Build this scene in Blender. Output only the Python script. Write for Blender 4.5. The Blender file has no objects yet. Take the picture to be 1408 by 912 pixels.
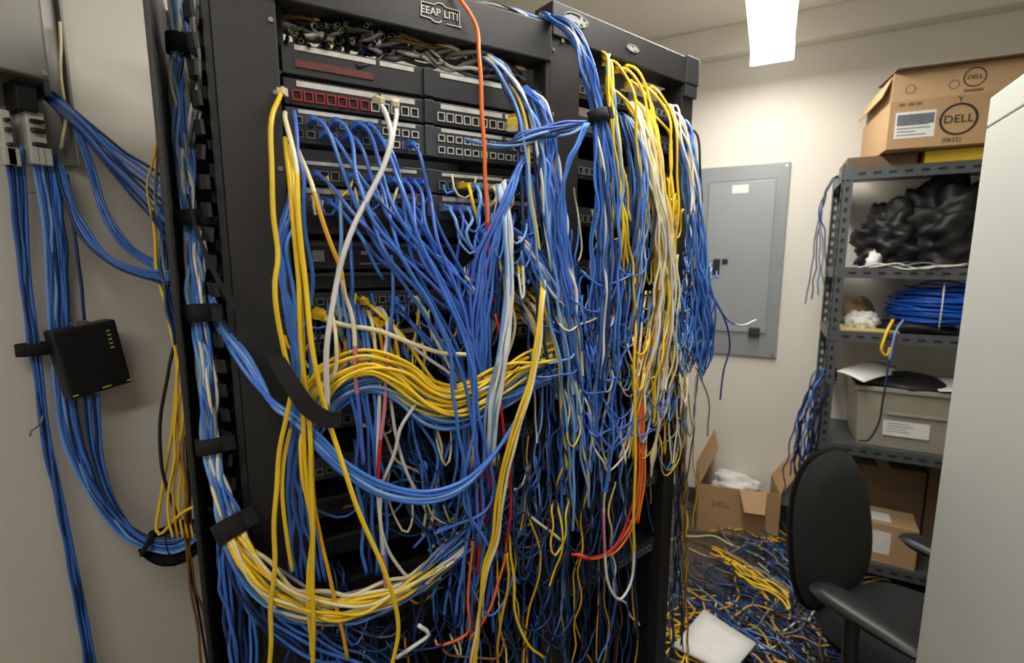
import bpy, bmesh, math, random
import numpy as np
from mathutils import Vector, Matrix

random.seed(7)
RNG = np.random.default_rng(11)
S = bpy.context.scene
COL = S.collection
PI = math.pi

# ------------------------------------------------------------------ camera
CAM_H, FPX, PITCH, YAW = 1.55, 678.0, math.radians(8.3), math.radians(27.5)
CAM = Vector((0, 0, CAM_H))
cd = bpy.data.cameras.new('camera')
cam = bpy.data.objects.new('camera', cd)
COL.objects.link(cam)
cam.location = CAM
cam.rotation_euler = (PI / 2 - PITCH, 0, YAW)
cd.sensor_width = 36.0
cd.lens = FPX / 1408 * 36.0
cd.clip_start = 0.02
cd.dof.use_dof = True
cd.dof.focus_distance = 0.95
cd.dof.aperture_fstop = 3.2
S.camera = cam

# ------------------------------------------------------------------ world, exposure
w = bpy.data.worlds.new('world')
S.world = w
w.use_nodes = True
w.node_tree.nodes['Background'].inputs[0].default_value = (0.02, 0.02, 0.02, 1)
w.node_tree.nodes['Background'].inputs[1].default_value = 1.0
S.view_settings.view_transform = 'Standard'
S.view_settings.look = 'None'
S.view_settings.gamma = 1.0
S.view_settings.use_curve_mapping = False
S.view_settings.exposure = 0.0
LAMP_W = 33.0          # the ceiling strip light
LAMP_COL = (1.0, 0.97, 0.91)

# ------------------------------------------------------------------ room numbers
XL, YB, ZC, XR, YR = -1.30, 3.20, 2.81, 1.60, -2.30

# ------------------------------------------------------------------ where things stand (photo sight lines met with real planes)
cp, sp, cy, sy = math.cos(PITCH), math.sin(PITCH), math.cos(YAW), math.sin(YAW)
def ray(px, py):
    x = (px - 704) / FPX; yd = (py - 456) / FPX
    f = cp - sp * yd; d = sp + cp * yd
    return Vector((x * cy - f * sy, x * sy + f * cy, -d))
def hit(px, py, p0, n):
    d = ray(px, py)
    return CAM + d * ((p0 - CAM).dot(n) / d.dot(n))
def on_left(px, py, off=0.0): return hit(px, py, Vector((XL + off, 0, 0)), Vector((1, 0, 0)))
def on_y(px, py, Y): return hit(px, py, Vector((0, Y, 0)), Vector((0, 1, 0)))
def on_x(px, py, X): return hit(px, py, Vector((X, 0, 0)), Vector((1, 0, 0)))
def on_z(px, py, Z): return hit(px, py, Vector((0, 0, Z)), Vector((0, 0, 1)))

P1, P2 = Vector((-0.783, 0.509, 0)), Vector((-0.443, 1.028, 0))
D1 = (P2 - P1).normalized()
A2 = math.radians(52.5 - 27.5)
D2 = Vector((math.sin(A2), math.cos(A2), 0))
W1, W2 = (P2 - P1).length, 0.526
N1, N2 = Vector((D1.y, -D1.x, 0)), Vector((D2.y, -D2.x, 0))     # towards the viewer
H1, H2 = 2.04, 2.085
def on1(px, py, off=0.0): return hit(px, py, P1 + N1 * off, N1)
def on2(px, py, off=0.0): return hit(px, py, P2 + N2 * off, N2)
ANG2 = math.atan2(P2.x, P2.y)
def K(px, py, off=0.0):
    d = ray(px, py)
    return on1(px, py, off) if math.atan2(d.x, d.y) < ANG2 else on2(px, py, off)

# ------------------------------------------------------------------ helpers
def tag(o, label=None, cat=None, group=None, kind=None):
    if label: o['label'] = label
    if cat: o['category'] = cat
    if group: o['group'] = group
    if kind: o['kind'] = kind
    return o
def thing(name, label, cat, loc=(0, 0, 0), rz=0.0, group=None):
    o = bpy.data.objects.new(name, None)
    o.empty_display_size = 0.05
    COL.objects.link(o)
    o.location = loc; o.rotation_euler = (0, 0, rz)
    return tag(o, label, cat, group)
def link(name, me, parent=None, loc=None, rot=None):
    o = bpy.data.objects.new(name, me)
    COL.objects.link(o)
    if parent is not None: o.parent = parent
    if loc is not None: o.location = loc
    if rot is not None: o.rotation_euler = rot
    return o
class MB:
    """collects shapes and links them as one mesh object"""
    def __init__(s): s.v = []; s.f = []; s.m = []; s.sm = []
    def add(s, v, f, m=0, smooth=False):
        b = len(s.v)
        s.v += [tuple(p) for p in v]
        s.f += [tuple(b + i for i in q) for q in f]
        s.m += [m] * len(f); s.sm += [smooth] * len(f)
        return s
    def box(s, x0, x1, y0, y1, z0, z1, m=0, c=0.0, M=None):
        if c <= 0:
            v = [(x, y, z) for z in (z0, z1) for y in (y0, y1) for x in (x0, x1)]
            f = [(0, 2, 3, 1), (4, 5, 7, 6), (0, 1, 5, 4), (2, 6, 7, 3), (0, 4, 6, 2), (1, 3, 7, 5)]
        else:
            bm = bmesh.new()
            r = bmesh.ops.create_cube(bm, size=1)
            for q in bm.verts:
                q.co = Vector(((x0 + x1) / 2 + q.co.x * (x1 - x0), (y0 + y1) / 2 + q.co.y * (y1 - y0), (z0 + z1) / 2 + q.co.z * (z1 - z0)))
            bmesh.ops.bevel(bm, geom=bm.edges[:], offset=c, segments=2, affect='EDGES', profile=0.5)
            bm.verts.index_update()
            v = [q.co.copy() for q in bm.verts]
            f = [tuple(q.index for q in fc.verts) for fc in bm.faces]
            bm.free()
        if M is not None: v = [M @ Vector(p) for p in v]
        return s.add(v, f, m)
    def prism(s, poly, h, M=None, m=0):
        """poly in local xy, thickness h along local z"""
        n = len(poly)
        v = [(x, y, 0) for x, y in poly] + [(x, y, h) for x, y in poly]
        f = [tuple(range(n - 1, -1, -1)), tuple(range(n, 2 * n))] + [(i, (i + 1) % n, n + (i + 1) % n, n + i) for i in range(n)]
        if M is not None: v = [M @ Vector(p) for p in v]
        return s.add(v, f, m)
    def tube(s, pts, r, n=8, m=0, cap=True, closed=False):
        v, f = tube_arrays(np.array([tuple(p) for p in pts], float), r, n, closed)
        b = len(s.v)
        s.add(v, f, m, True)
        if cap and not closed:
            k = len(pts)
            s.f += [tuple(b + i for i in range(n - 1, -1, -1)), tuple(b + (k - 1) * n + i for i in range(n))]
            s.m += [m, m]; s.sm += [False, False]
        return s
    def cyl(s, p0, p1, r, n=16, m=0): return s.tube([p0, p1], r, n, m)
    def lathe(s, prof, n=24, M=None, m=0):
        v = []; f = []
        for r, z in prof:
            for k in range(n):
                a = 2 * PI * k / n
                v.append((r * math.cos(a), r * math.sin(a), z))
        for i in range(len(prof) - 1):
            for k in range(n):
                f.append((i * n + k, i * n + (k + 1) % n, (i + 1) * n + (k + 1) % n, (i + 1) * n + k))
        if M is not None: v = [M @ Vector(p) for p in v]
        return s.add(v, f, m, True)
    def mesh(s, name, mats):
        me = bpy.data.meshes.new(name)
        me.from_pydata(s.v, [], s.f)
        for q in (mats if isinstance(mats, (list, tuple)) else [mats]): me.materials.append(q)
        me.polygons.foreach_set('material_index', s.m)
        me.polygons.foreach_set('use_smooth', s.sm)
        me.update()
        return me
    def build(s, name, mats, parent=None, loc=None, rot=None):
        return link(name, s.mesh(name, mats), parent, loc, rot)
def tube_arrays(P, r, n, closed=False):
    k = len(P)
    if closed: T = np.roll(P, -1, 0) - np.roll(P, 1, 0)
    else: T = np.gradient(P, axis=0)
    T /= np.linalg.norm(T, axis=1)[:, None] + 1e-12
    up = np.array((0.31, 0.2, 0.93))
    if abs(T[0] @ up) > 0.9: up = np.array((0.9, 0.3, 0.1))
    A = np.empty_like(P)
    a = up - T[0] * (up @ T[0]); a /= np.linalg.norm(a)
    for i in range(k):
        a = a - T[i] * (a @ T[i]); a /= np.linalg.norm(a) + 1e-12
        A[i] = a
    B = np.cross(T, A)
    th = np.arange(n) * 2 * PI / n
    rr = np.broadcast_to(np.asarray(r, float), (k,))
    V = P[:, None, :] + rr[:, None, None] * (np.cos(th)[None, :, None] * A[:, None, :] + np.sin(th)[None, :, None] * B[:, None, :])
    V = V.reshape(-1, 3)
    kk = k if closed else k - 1
    i = np.arange(kk)[:, None]; j = np.arange(n)[None, :]
    i2 = (i + 1) % k; j2 = (j + 1) % n
    F = np.stack((i * n + j, i * n + j2, i2 * n + j2, i2 * n + j), -1).reshape(-1, 4)
    return V, F
def spline(pts, step=0.012):
    """centripetal-ish Catmull-Rom through the points, evenly resampled"""
    P = np.array([tuple(p) for p in pts], float)
    if len(P) == 2: P = np.array([P[0], (P[0] + P[1]) / 2, P[1]])
    Q = np.vstack((2 * P[0] - P[1], P, 2 * P[-1] - P[-2]))
    out = []
    t = np.linspace(0, 1, 14, endpoint=False)[:, None]
    for i in range(1, len(Q) - 2):
        a, b, c, d = Q[i - 1], Q[i], Q[i + 1], Q[i + 2]
        out.append(0.5 * (2 * b + (c - a) * t + (2 * a - 5 * b + 4 * c - d) * t * t + (3 * b - a - 3 * c + d) * t ** 3))
    C = np.vstack(out + [Q[-2:-1]])
    L = np.concatenate(([0], np.cumsum(np.linalg.norm(np.diff(C, axis=0), axis=1))))
    n = max(6, int(L[-1] / step) + 1)
    s = np.linspace(0, L[-1], n)
    return np.stack([np.interp(s, L, C[:, k]) for k in range(3)], 1)
def wobble(C, amp, lam=0.16):
    """slack of a soft cable"""
    L = np.concatenate(([0], np.cumsum(np.linalg.norm(np.diff(C, axis=0), axis=1))))
    env = np.clip(np.minimum(L, L[-1] - L) / 0.05, 0, 1)[:, None]
    D = np.zeros_like(C)
    for q in range(3):
        lm = lam * (0.6 + 1.2 * RNG.random()); ph = RNG.random(3) * 6.28
        D += amp / 1.8 * np.sin(2 * PI * L[:, None] / lm + ph[None, :])
    return C + D * env

# ------------------------------------------------------------------ materials
def srgb(c):
    c = [x / 255 for x in c]
    return tuple((x / 12.92 if x <= 0.04045 else ((x + 0.055) / 1.055) ** 2.4) for x in c)
MATS = {}
def mat(name, rgb, rough=0.5, metal=0.0, var=0.06, scale=8.0, bump=0.0, bscale=120.0, spec=0.5, objvar=0.0, emit=None, sheen=0.0):
    m = bpy.data.materials.new(name); m.use_nodes = True
    nt = m.node_tree; N = nt.nodes; Lk = nt.links
    bs = N['Principled BSDF']
    bs.inputs['Roughness'].default_value = rough
    bs.inputs['Metallic'].default_value = metal
    bs.inputs['Specular IOR Level'].default_value = spec
    c = srgb(rgb)
    tc = N.new('ShaderNodeTexCoord')
    nz = N.new('ShaderNodeTexNoise'); nz.inputs['Scale'].default_value = scale; nz.inputs['Detail'].default_value = 4
    Lk.new(tc.outputs['Object'], nz.inputs['Vector'])
    mr = N.new('ShaderNodeMapRange')
    mr.inputs['From Min'].default_value = 0.3; mr.inputs['From Max'].default_value = 0.7
    mr.inputs['To Min'].default_value = 1 - var; mr.inputs['To Max'].default_value = 1 + var
    Lk.new(nz.outputs['Fac'], mr.inputs['Value'])
    hs = N.new('ShaderNodeHueSaturation'); hs.inputs['Color'].default_value = (*c, 1)
    if objvar:
        oi = N.new('ShaderNodeObjectInfo'); m2 = N.new('ShaderNodeMapRange')
        m2.inputs['To Min'].default_value = 1 - objvar; m2.inputs['To Max'].default_value = 1 + objvar
        Lk.new(oi.outputs['Random'], m2.inputs['Value'])
        mu = N.new('ShaderNodeMath'); mu.operation = 'MULTIPLY'
        Lk.new(mr.outputs[0], mu.inputs[0]); Lk.new(m2.outputs[0], mu.inputs[1])
        Lk.new(mu.outputs[0], hs.inputs['Value'])
    else: Lk.new(mr.outputs[0], hs.inputs['Value'])
    Lk.new(hs.outputs[0], bs.inputs['Base Color'])
    if bump:
        n2 = N.new('ShaderNodeTexNoise'); n2.inputs['Scale'].default_value = bscale; n2.inputs['Detail'].default_value = 3
        Lk.new(tc.outputs['Object'], n2.inputs['Vector'])
        bp = N.new('ShaderNodeBump'); bp.inputs['Strength'].default_value = bump; bp.inputs['Distance'].default_value = 0.002
        Lk.new(n2.outputs['Fac'], bp.inputs['Height']); Lk.new(bp.outputs[0], bs.inputs['Normal'])
    if emit:
        bs.inputs['Emission Color'].default_value = (*srgb(emit[0]), 1); bs.inputs['Emission Strength'].default_value = emit[1]
    if sheen: bs.inputs['Sheen Weight'].default_value = sheen
    MATS[name] = m
    return m
M_wall = mat('wall_paint', (222, 217, 206), 0.75, var=0.025, scale=2.5, bump=0.15, bscale=180)
M_ceil = mat('ceiling_paint', (226, 221, 210), 0.8, var=0.03, scale=2.0)
M_floor = mat('floor_tile', (78, 70, 60), 0.6, var=0.16, scale=6.0)
M_black = mat('black_powder_coat', (40, 39, 39), 0.42, var=0.08, scale=30, bump=0.25, bscale=900)
M_black2 = mat('black_plastic', (26, 26, 27), 0.45, var=0.1, scale=20)
M_rackin = mat('rack_inside_black', (22, 22, 23), 0.6, var=0.1)
M_panel = mat('panel_charcoal', (47, 49, 52), 0.4, var=0.08, scale=15)
M_panel2 = mat('panel_slate', (70, 76, 82), 0.4, metal=0.2, var=0.08, scale=15)
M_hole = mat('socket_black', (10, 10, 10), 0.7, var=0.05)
M_rimw = mat('socket_rim_white', (206, 204, 196), 0.5, var=0.06)
M_rimg = mat('socket_rim_grey', (122, 126, 126), 0.5, var=0.06)
M_rimr = mat('socket_rim_red', (186, 40, 42), 0.5, var=0.06)
M_strip = mat('label_strip', (196, 194, 187), 0.6, var=0.14, scale=60)
M_maroon = mat('maroon_strip', (96, 44, 36), 0.6, var=0.2, scale=60)
M_logo = mat('logo_white', (226, 225, 220), 0.5, var=0.05)
M_logod = mat('logo_worn', (160, 160, 156), 0.5, var=0.3, scale=260)
M_velcro = mat('velcro_black', (20, 20, 21), 0.9, var=0.2, scale=90, bump=0.6, bscale=700)
M_metal = mat('bare_steel', (168, 168, 164), 0.35, metal=0.85, var=0.08)
M_screw = mat('screw_steel', (190, 188, 182), 0.3, metal=0.9, var=0.05)
CAB = {
 'blue': mat('cable_blue', (66, 116, 202), 0.32, var=0.07, scale=14, objvar=0.22),
 'navy': mat('cable_dark_blue', (22, 54, 104), 0.36, var=0.07, scale=14, objvar=0.2),
 'sky': mat('cable_light_blue', (118, 164, 222), 0.38, var=0.07, scale=14, objvar=0.14),
 'violet': mat('cable_violet_blue', (80, 108, 204), 0.38, var=0.07, scale=14, objvar=0.12),
 'yellow': mat('cable_yellow', (240, 202, 40), 0.4, var=0.06, scale=14, objvar=0.1),
 'gold': mat('cable_gold', (222, 168, 34), 0.4, var=0.06, scale=14, objvar=0.1),
 'cream': mat('cable_cream', (232, 220, 176), 0.42, var=0.05, scale=14, objvar=0.08),
 'white': mat('cable_white', (222, 221, 216), 0.42, var=0.05, scale=14, objvar=0.06),
 'grey': mat('cable_grey', (128, 130, 128), 0.45, var=0.06, scale=14, objvar=0.15),
 'orange': mat('cable_orange', (240, 112, 36), 0.4, var=0.05, scale=14),
 'red': mat('cable_red', (196, 30, 40), 0.4, var=0.05, scale=14),
 'pink': mat('cable_pink', (206, 120, 140), 0.42, var=0.06, scale=14),
 'brown': mat('cable_brown', (120, 84, 40), 0.45, var=0.06, scale=14),
 'black': mat('cable_black', (24, 24, 26), 0.45, var=0.08, scale=14),
}
CIDX = {k: i for i, k in enumerate(CAB)}
M_boot = {'blue': CAB['blue'], 'yellow': CAB['yellow'], 'white': CAB['cream']}
M_boot_dark = mat('plug_boot_dark', (44, 60, 84), 0.5)
M_plugc = mat('plug_clear', (196, 200, 190), 0.25, var=0.08)

# ------------------------------------------------------------------ the room
def struct(name, mb, m): return tag(mb.build(name, m), kind='structure')
struct('floor', MB().box(XL - .1, XR + .1, YR - .1, YB + .1, -0.1, 0), M_floor)
struct('ceiling', MB().box(XL - .1, XR + .1, YR - .1, YB + .1, ZC, ZC + 0.1), M_ceil)
struct('wall_left', MB().box(XL - .1, XL, YR - .1, YB + .1, 0, ZC), M_wall)
struct('wall_back', MB().box(XL, XR, YB, YB + .1, 0, ZC), M_wall)
struct('wall_right', MB().box(XR, XR + .1, YR - .1, YB + .1, 0, ZC), M_wall)
struct('wall_rear', MB().box(XL, XR, YR - .1, YR, 0, ZC), M_wall)
struct('trim_1', MB().box(XL, XR, YB - 0.10, YB, ZC - 0.145, ZC, c=0.006), M_wall)       # shallow beam along the back wall
struct('baseboard_back', MB().box(XL, XR, YB - 0.012, YB, 0, 0.1, c=0.003), mat('baseboard_brown', (70, 62, 54), 0.6))

def strip_light(label, X, Y0, Y1, Z, power, group=None):
    M_em = MATS.get('diffuser') or mat('diffuser', (250, 250, 246), 0.4, var=0.01, emit=((255, 250, 240), 5.0))
    M_house = MATS.get('lamp_housing') or mat('lamp_housing', (232, 230, 222), 0.5)
    t = thing('strip_light', label, 'ceiling light', (X, (Y0 + Y1) / 2, Z), 0, group)
    h = (Y1 - Y0) / 2
    b = MB().box(-0.085, 0.085, -h, h, 0.05, 0.075, c=0.004)
    b.build('housing', M_house, t)
    d = MB()
    prof = [(-0.092, 0.055), (-0.09, 0.02), (-0.075, 0.0), (0.075, 0.0), (0.09, 0.02), (0.092, 0.055)]
    d.prism(prof, 2 * h - 0.03, Matrix.Translation((0, h - 0.015, 0)) @ Matrix.Rotation(PI / 2, 4, 'X'))
    d.build('diffuser', M_em, t)
    for e in (-1, 1):
        MB().box(-0.096, 0.096, e * h - 0.012, e * h + 0.012, -0.004, 0.075, c=0.003).build('end_cap', M_em, t)
        MB().cyl((0, e * (h - 0.25), 0.07), (0, e * (h - 0.25), ZC - Z), 0.006, 8).build('hanger', M_house, t)
    L = bpy.data.lights.new('strip_lamp', 'AREA'); L.shape = 'RECTANGLE'
    L.size = 0.15; L.size_y = 2 * h - 0.06; L.energy = power; L.color = LAMP_COL
    lo = bpy.data.objects.new('strip_lamp', L); COL.objects.link(lo); lo.parent = t; lo.location = (0, 0, -0.006)
    return t
strip_light('long white strip light hanging under the ceiling, brightly lit, above the back of the room', -0.065, 0.55, 2.92, 2.525, LAMP_W)
strip_light('added fill strip light in line with the first, unseen behind the camera', -0.065, -1.9, -0.15, 2.525, LAMP_W * 0.5)  # unseen fixture added as fill to brighten the left wall

# ------------------------------------------------------------------ racks
RZ1, RZ2 = math.atan2(D1.y, D1.x), math.atan2(D2.y, D2.x)
def loc1(p): d = p - P1; return Vector((d.dot(D1), -d.dot(N1), p.z))
def loc2(p): d = p - P2; return Vector((d.dot(D2), -d.dot(N2), p.z))
WL1 = loc1(on1(378, 2)).x            # width of the first rack's left upright
WL2 = loc2(on2(797, 110)).x
WR2 = 0.052
def text_mesh(s, size, name, m, depth=0.0006, shear=0.0, space=1.0):
    cu = bpy.data.curves.new(name, 'FONT'); cu.body = s; cu.size = size; cu.extrude = depth; cu.shear = shear
    cu.align_x = 'CENTER'; cu.align_y = 'CENTER'; cu.space_character = space; cu.resolution_u = 3
    o = bpy.data.objects.new(name, cu); COL.objects.link(o)
    dg = bpy.context.evaluated_depsgraph_get()
    me = bpy.data.meshes.new_from_object(o.evaluated_get(dg)); me.name = name
    bpy.data.objects.remove(o); bpy.data.curves.remove(cu)
    me.materials.clear(); me.materials.append(m)
    return me
def rack(label, P, rz, W, H, D, wl, wr, head, zback, fl, inset=0.0):
    t = thing('equipment_rack', label, 'equipment rack', P, rz)
    def post(x0, x1, y0, y1, name='upright'):
        b = MB()
        b.box(x0, x1, y0, y0 + 0.006, 0, H - head, c=0.0015)
        b.box(x0, x0 + 0.004, y0 + 0.005, y1, 0, H - head)
        b.box(x1 - 0.004, x1, y0 + 0.005, y1, 0, H - head)
        return b.build(name, M_black, t)
    post(0, wl, 0, 0.08); post(W - wr, W, 0, 0.08)
    post(inset, inset + wl, D - 0.08, D - 0.004); post(W - wr, W, D - 0.08, D - 0.004)
    MB().box(fl, W + 0.0, -0.006, 0.055, H - head, H, c=0.003).build('header', M_black, t)
    MB().box(inset, W, D - 0.05, D, H - head, H, c=0.003).build('rear_header', M_black, t)
    MB().box(inset * .9, inset * .9 + 0.012, 0.08, D - 0.08, 0.05, H - head - 0.02).build('side_panel', M_rackin, t)
    MB().box(W - 0.012, W, 0.08, D - 0.08, 0.05, H - head - 0.02).build('side_panel', M_rackin, t)
    MB().box(inset + 0.012, W - 0.012, D - 0.03, D - 0.02, 0.05, zback).build('back_panel', M_rackin, t)
    MB().box(inset, W, 0.0, D, 0.0, 0.06, c=0.004).build('base', M_black, t)
    for sx in (0, 1):                      # mounting rails with square holes
        xr = wl + 0.001 if sx == 0 else W - wr - 0.012
        MB().box(xr, xr + 0.011, 0.028, 0.032, 0.06, H - head).build('mounting_rail', M_rackin, t)
    return t
rk1 = rack('tall black rack on the left with silver lettering on its header', P1, RZ1, W1, H1, 0.50, WL1, 0.012, 0.077, 1.875, 0)
rk2 = rack('second black rack, farther right, under a header with two worn emblems', P2, RZ2, W2, H2, 0.50, WL2, WR2, 0.068, 2.01, 0, 0.08)
MB().box(0.07, W2, 0.055, 0.45, H2 - 0.006, H2, c=0.001).build('top_panel', M_rackin, rk2)
MB().box(W2 - 0.05, W2 + 0.008, -0.011, 0.06, H2 - 0.068, H2 + 0.004, c=0.004).build('corner_cap', M_panel, rk2)
MB().box(W2 - 0.05, W2 + 0.004, -0.009, 0.0, H2 - 0.1, H2 - 0.069, c=0.002).build('corner_cap', M_panel, rk2)
MB().box(-0.012, 0.0, 0.012, 0.05, 0, H1, c=0.002).build('side_flange', M_panel, rk1)
# screws down the inner edge of the left upright
sc = MB().cyl((0, 0, 0), (0, -0.003, 0), 0.004, 10).mesh('screw', M_screw)
for z in (1.93, 1.82, 1.70, 1.58, 1.3, 1.05): link('screw', sc, rk1, (WL1 - 0.008, 0, z))
for z in (1.99, 1.86, 1.70): link('screw', sc, rk2, (0.006, 0, z))
link('screw', sc, rk2, loc2(on2(772, 57)) - Vector((0, 0.002, 0)))
# silver logo on the first header: lettering inside a notched outline
lp = loc1(on1(604, 21))
RXF = (PI / 2, 0, 0)
fr = MB()
def stroke(b, pts, wd, y=-0.0075, th=0.0015):
    for (x0, z0), (x1, z1) in zip(pts, pts[1:]):
        a = math.atan2(z1 - z0, x1 - x0); l = math.hypot(x1 - x0, z1 - z0)
        b.box(-wd / 2, l + wd / 2, -th / 2, th / 2, -wd / 2, wd / 2, M=Matrix.Translation((x0, y, z0)) @ Matrix.Rotation(-a, 4, 'Y'))
lw = 0.0375
stroke(fr, [(-lw, -0.002), (-lw, 0.0125), (-0.012, 0.0125), (-0.006, 0.017), (0.004, 0.017), (0.010, 0.0125), (lw, 0.0125), (lw, -0.0125), (lw + 0.003, -0.0155), (0.012, -0.0155)], 0.0013)
stroke(fr, [(-lw, -0.002), (-lw - 0.001, -0.0115), (-0.02, -0.0125), (-0.013, -0.0165), (-0.003, -0.0165), (0.001, -0.0125)], 0.0016)
fr.build('logo_outline', M_logo, rk1, (lp.x, 0, lp.z))
link('logo_lettering', text_mesh('EEAP', 0.0178, 'logo_lettering', M_logo), rk1, (lp.x - 0.0195, -0.0072, lp.z), RXF)
link('logo_lettering', text_mesh('LITI', 0.0185, 'logo_lettering', M_logo), rk1, (lp.x + 0.0205, -0.0072, lp.z), RXF)
# worn emblems on the second header
def emblem(p, lx, lz, n):
    b = MB()
    for k in range(n):
        u = (k + 0.5) / n * 2 - 1; h = lz * math.sqrt(max(0.05, 1 - u * u)) * random.uniform(0.6, 1)
        x = u * lx; z = random.uniform(-.2, .2) * lz
        b.box(x - lx / n * 1.1, x + lx / n * 1.1, -0.0078, -0.0062, z - h / 2, z + h / 2)
    ring = [(lx * math.cos(a) * .95, lz * .62 * math.sin(a)) for a in np.linspace(0, 2 * PI, 25)]
    stroke(b, ring, 0.002)
    b.build('worn_emblem', M_logod, rk2, (p.x, 0, p.z))
emblem(loc2(on2(789, 29)), 0.036, 0.020, 9)
emblem(loc2(on2(867, 68)), 0.022, 0.011, 7)

# ------------------------------------------------------------------ patch panels
def port_mesh(rim, w=0.0150, h=0.0165):
    b = MB(); t = 0.0016
    b.box(-w / 2, w / 2, -0.0035, 0, h / 2 - t, h / 2); b.box(-w / 2, w / 2, -0.0035, 0, -h / 2, -h / 2 + t)
    b.box(-w / 2, -w / 2 + t, -0.0035, 0, -h / 2 + t, h / 2 - t); b.box(w / 2 - t, w / 2, -0.0035, 0, -h / 2 + t, h / 2 - t)
    b.box(-w / 2 + t, w / 2 - t, -0.0012, 0.0, -h / 2 + t, h / 2 - t, m=1)
    return b.mesh('socket', [rim, M_hole])
PM = {'w': port_mesh(M_rimw), 'g': port_mesh(M_rimg), 'r': port_mesh(M_rimr), 's': port_mesh(M_rimg, 0.0135, 0.0125), 'sw': port_mesh(M_rimw, 0.0135, 0.0125)}
PORTS1, PORTS2 = {}, {}
def panel(fr, key, z, label, x0, x1, h, rows, kinds, body, strip, store, P, rz, yface=0.012, ports=24, cat='patch panel', depth=0.05):
    o = P + Vector((math.cos(rz), math.sin(rz), 0)) * x0
    t = thing('patch_bay' if cat == 'patch panel' else 'network_switch', label, cat, (o.x, o.y, z), rz)
    Wd = x1 - x0
    MB().box(0, Wd, yface, yface + depth, -h / 2, h / 2, c=0.0012).build('faceplate', body, t)
    MB().box(Wd / 2 - 0.012, Wd / 2 + 0.006, yface - 0.006, yface, -h / 2, h / 2, c=0.001).build('centre_bar', body, t)
    n = ports; L = []
    for r, zr in enumerate(rows):
        for k in range(n):
            half = 0 if k < n // 2 else 1
            g = (k % (n // 2)) // 6
            u = 0.02 + (k % (n // 2)) * (Wd / 2 - 0.05) / (n // 2 - 1) * 0.985 + g * 0.002
            x = u + half * (Wd / 2 + 0.002)
            kd = kinds(k, r)
            if kd: link('socket', PM[kd], t, (x, yface, zr))
            L.append((x0 + x, yface, z + zr))
    if strip:
        zs, hs = strip
        for half in (0, 1):
            for seg in ((0.02, 0.155), (0.162, Wd / 2 - 0.03)):
                a = seg[0] + half * (Wd / 2 + 0.002); e = seg[1] + half * (Wd / 2 + 0.002)
                MB().box(a, e, yface - 0.0012, yface, zs - hs / 2, zs + hs / 2).build('label_strip', M_strip, t)
    store[key] = L
    return t
X0, X1 = WL1 + 0.006, W1 - 0.012
def z1(y): return loc1(on1(392, y, -0.012)).z
def panel1(key, y, label, h, rows, kinds, body, strip, **k): return panel(rk1, key, z1(y), label, X0, X1, h, rows, kinds, body, strip, PORTS1, P1, RZ1, **k)
t = panel1('a', 78, 'dark blank panel with narrow label strips, topmost in the left rack', 0.050, [], lambda k, r: None, M_panel, (0.018, 0.008))
MB().box(0.02, 0.15, 0.010, 0.012, -0.013, -0.001).build('label_strip', M_maroon, t)
panel1('b', 124, 'patch panel with red framed sockets at its left end, in the left rack', 0.042, [-0.006], lambda k, r: 'r' if k < 7 else 'w', M_panel, (0.0135, 0.009))
panel1('c', 170, 'grey two-row patch panel, the widest block of small sockets in the left rack', 0.056, [0.008, -0.014], lambda k, r: 's' if k < 8 else 'sw', M_panel2, (0.023, 0.006))
panel1('d', 233, 'patch panel under the grey two-row panel in the left rack', 0.044, [-0.006], lambda k, r: 'g', M_panel, (0.0145, 0.006))
panel1('e', 272, 'patch panel with many blue plugs, fifth from the top of the left rack', 0.042, [-0.004], lambda k, r: 'g', M_panel2, (0.0145, 0.008))
panel1('g', 424, 'switch at mid height with yellow plugs at its left end', 0.050, [0.009, -0.009], lambda k, r: 's', M_panel, None, cat='network switch', depth=0.3)
panel1('h', 478, 'patch panel behind the yellow cable swag in the left rack', 0.044, [-0.004], lambda k, r: 'g', M_panel, (0.0145, 0.008))
panel1('i', 585, 'dark patch panel just below the yellow cable swag in the left rack', 0.044, [-0.004], lambda k, r: 'g', M_panel, None)
panel1('j', 655, 'dark patch panel behind the big blue cable loop in the left rack', 0.044, [-0.004], lambda k, r: 's', M_panel, None)
def dark_unit(y, h, label, lit):
    z = z1(y); o = P1 + D1 * X0
    t = thing('network_switch', label, 'network switch', (o.x, o.y, z), RZ1); Wd = X1 - X0
    MB().box(0, Wd, 0.016, 0.30, -h / 2, h / 2, c=0.002).build('housing', M_black2, t)
    MB().box(0.0, Wd, 0.010, 0.016, h / 2 - 0.006, h / 2).build('bezel', M_panel, t)
    for k in range(8):
        MB().box(0.03 + k * 0.021, 0.045 + k * 0.021, 0.0145, 0.016, -0.008, 0.006).build('vent', M_hole, t)
    for (a, e, zz, hh) in lit:
        MB().box(a, e, 0.0135, 0.016, zz - hh / 2, zz + hh / 2).build('label_strip', M_rimg, t)
dark_unit(305, 0.040, 'black blank unit directly under the row of blue plugs', [])
dark_unit(352, 0.048, 'black unit with a short silver label, in the gap left of the blue fan', [(0.115, 0.138, 0.006, 0.007), (0.112, 0.15, -0.014, 0.003), (0.03, 0.05, 0.0, 0.02)])
dark_unit(388, 0.030, 'slim black unit above the switch with yellow plugs', [])
dark_unit(540, 0.040, 'black unit hidden behind the yellow cable swag', [])
dark_unit(712, 0.044, 'black unit with faint green lights near the yellow falls', [(0.06, 0.11, -0.008, 0.004)])
dark_unit(770, 0.044, 'black unit above the lowest cable swag in the left rack', [])
dark_unit(840, 0.050, 'black unit behind the lowest cable swag in the left rack', [])
dark_unit(905, 0.050, 'lowest black unit showing in the left rack', [])
def z2(y): return loc2(on2(830, y, -0.012)).z
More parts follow.
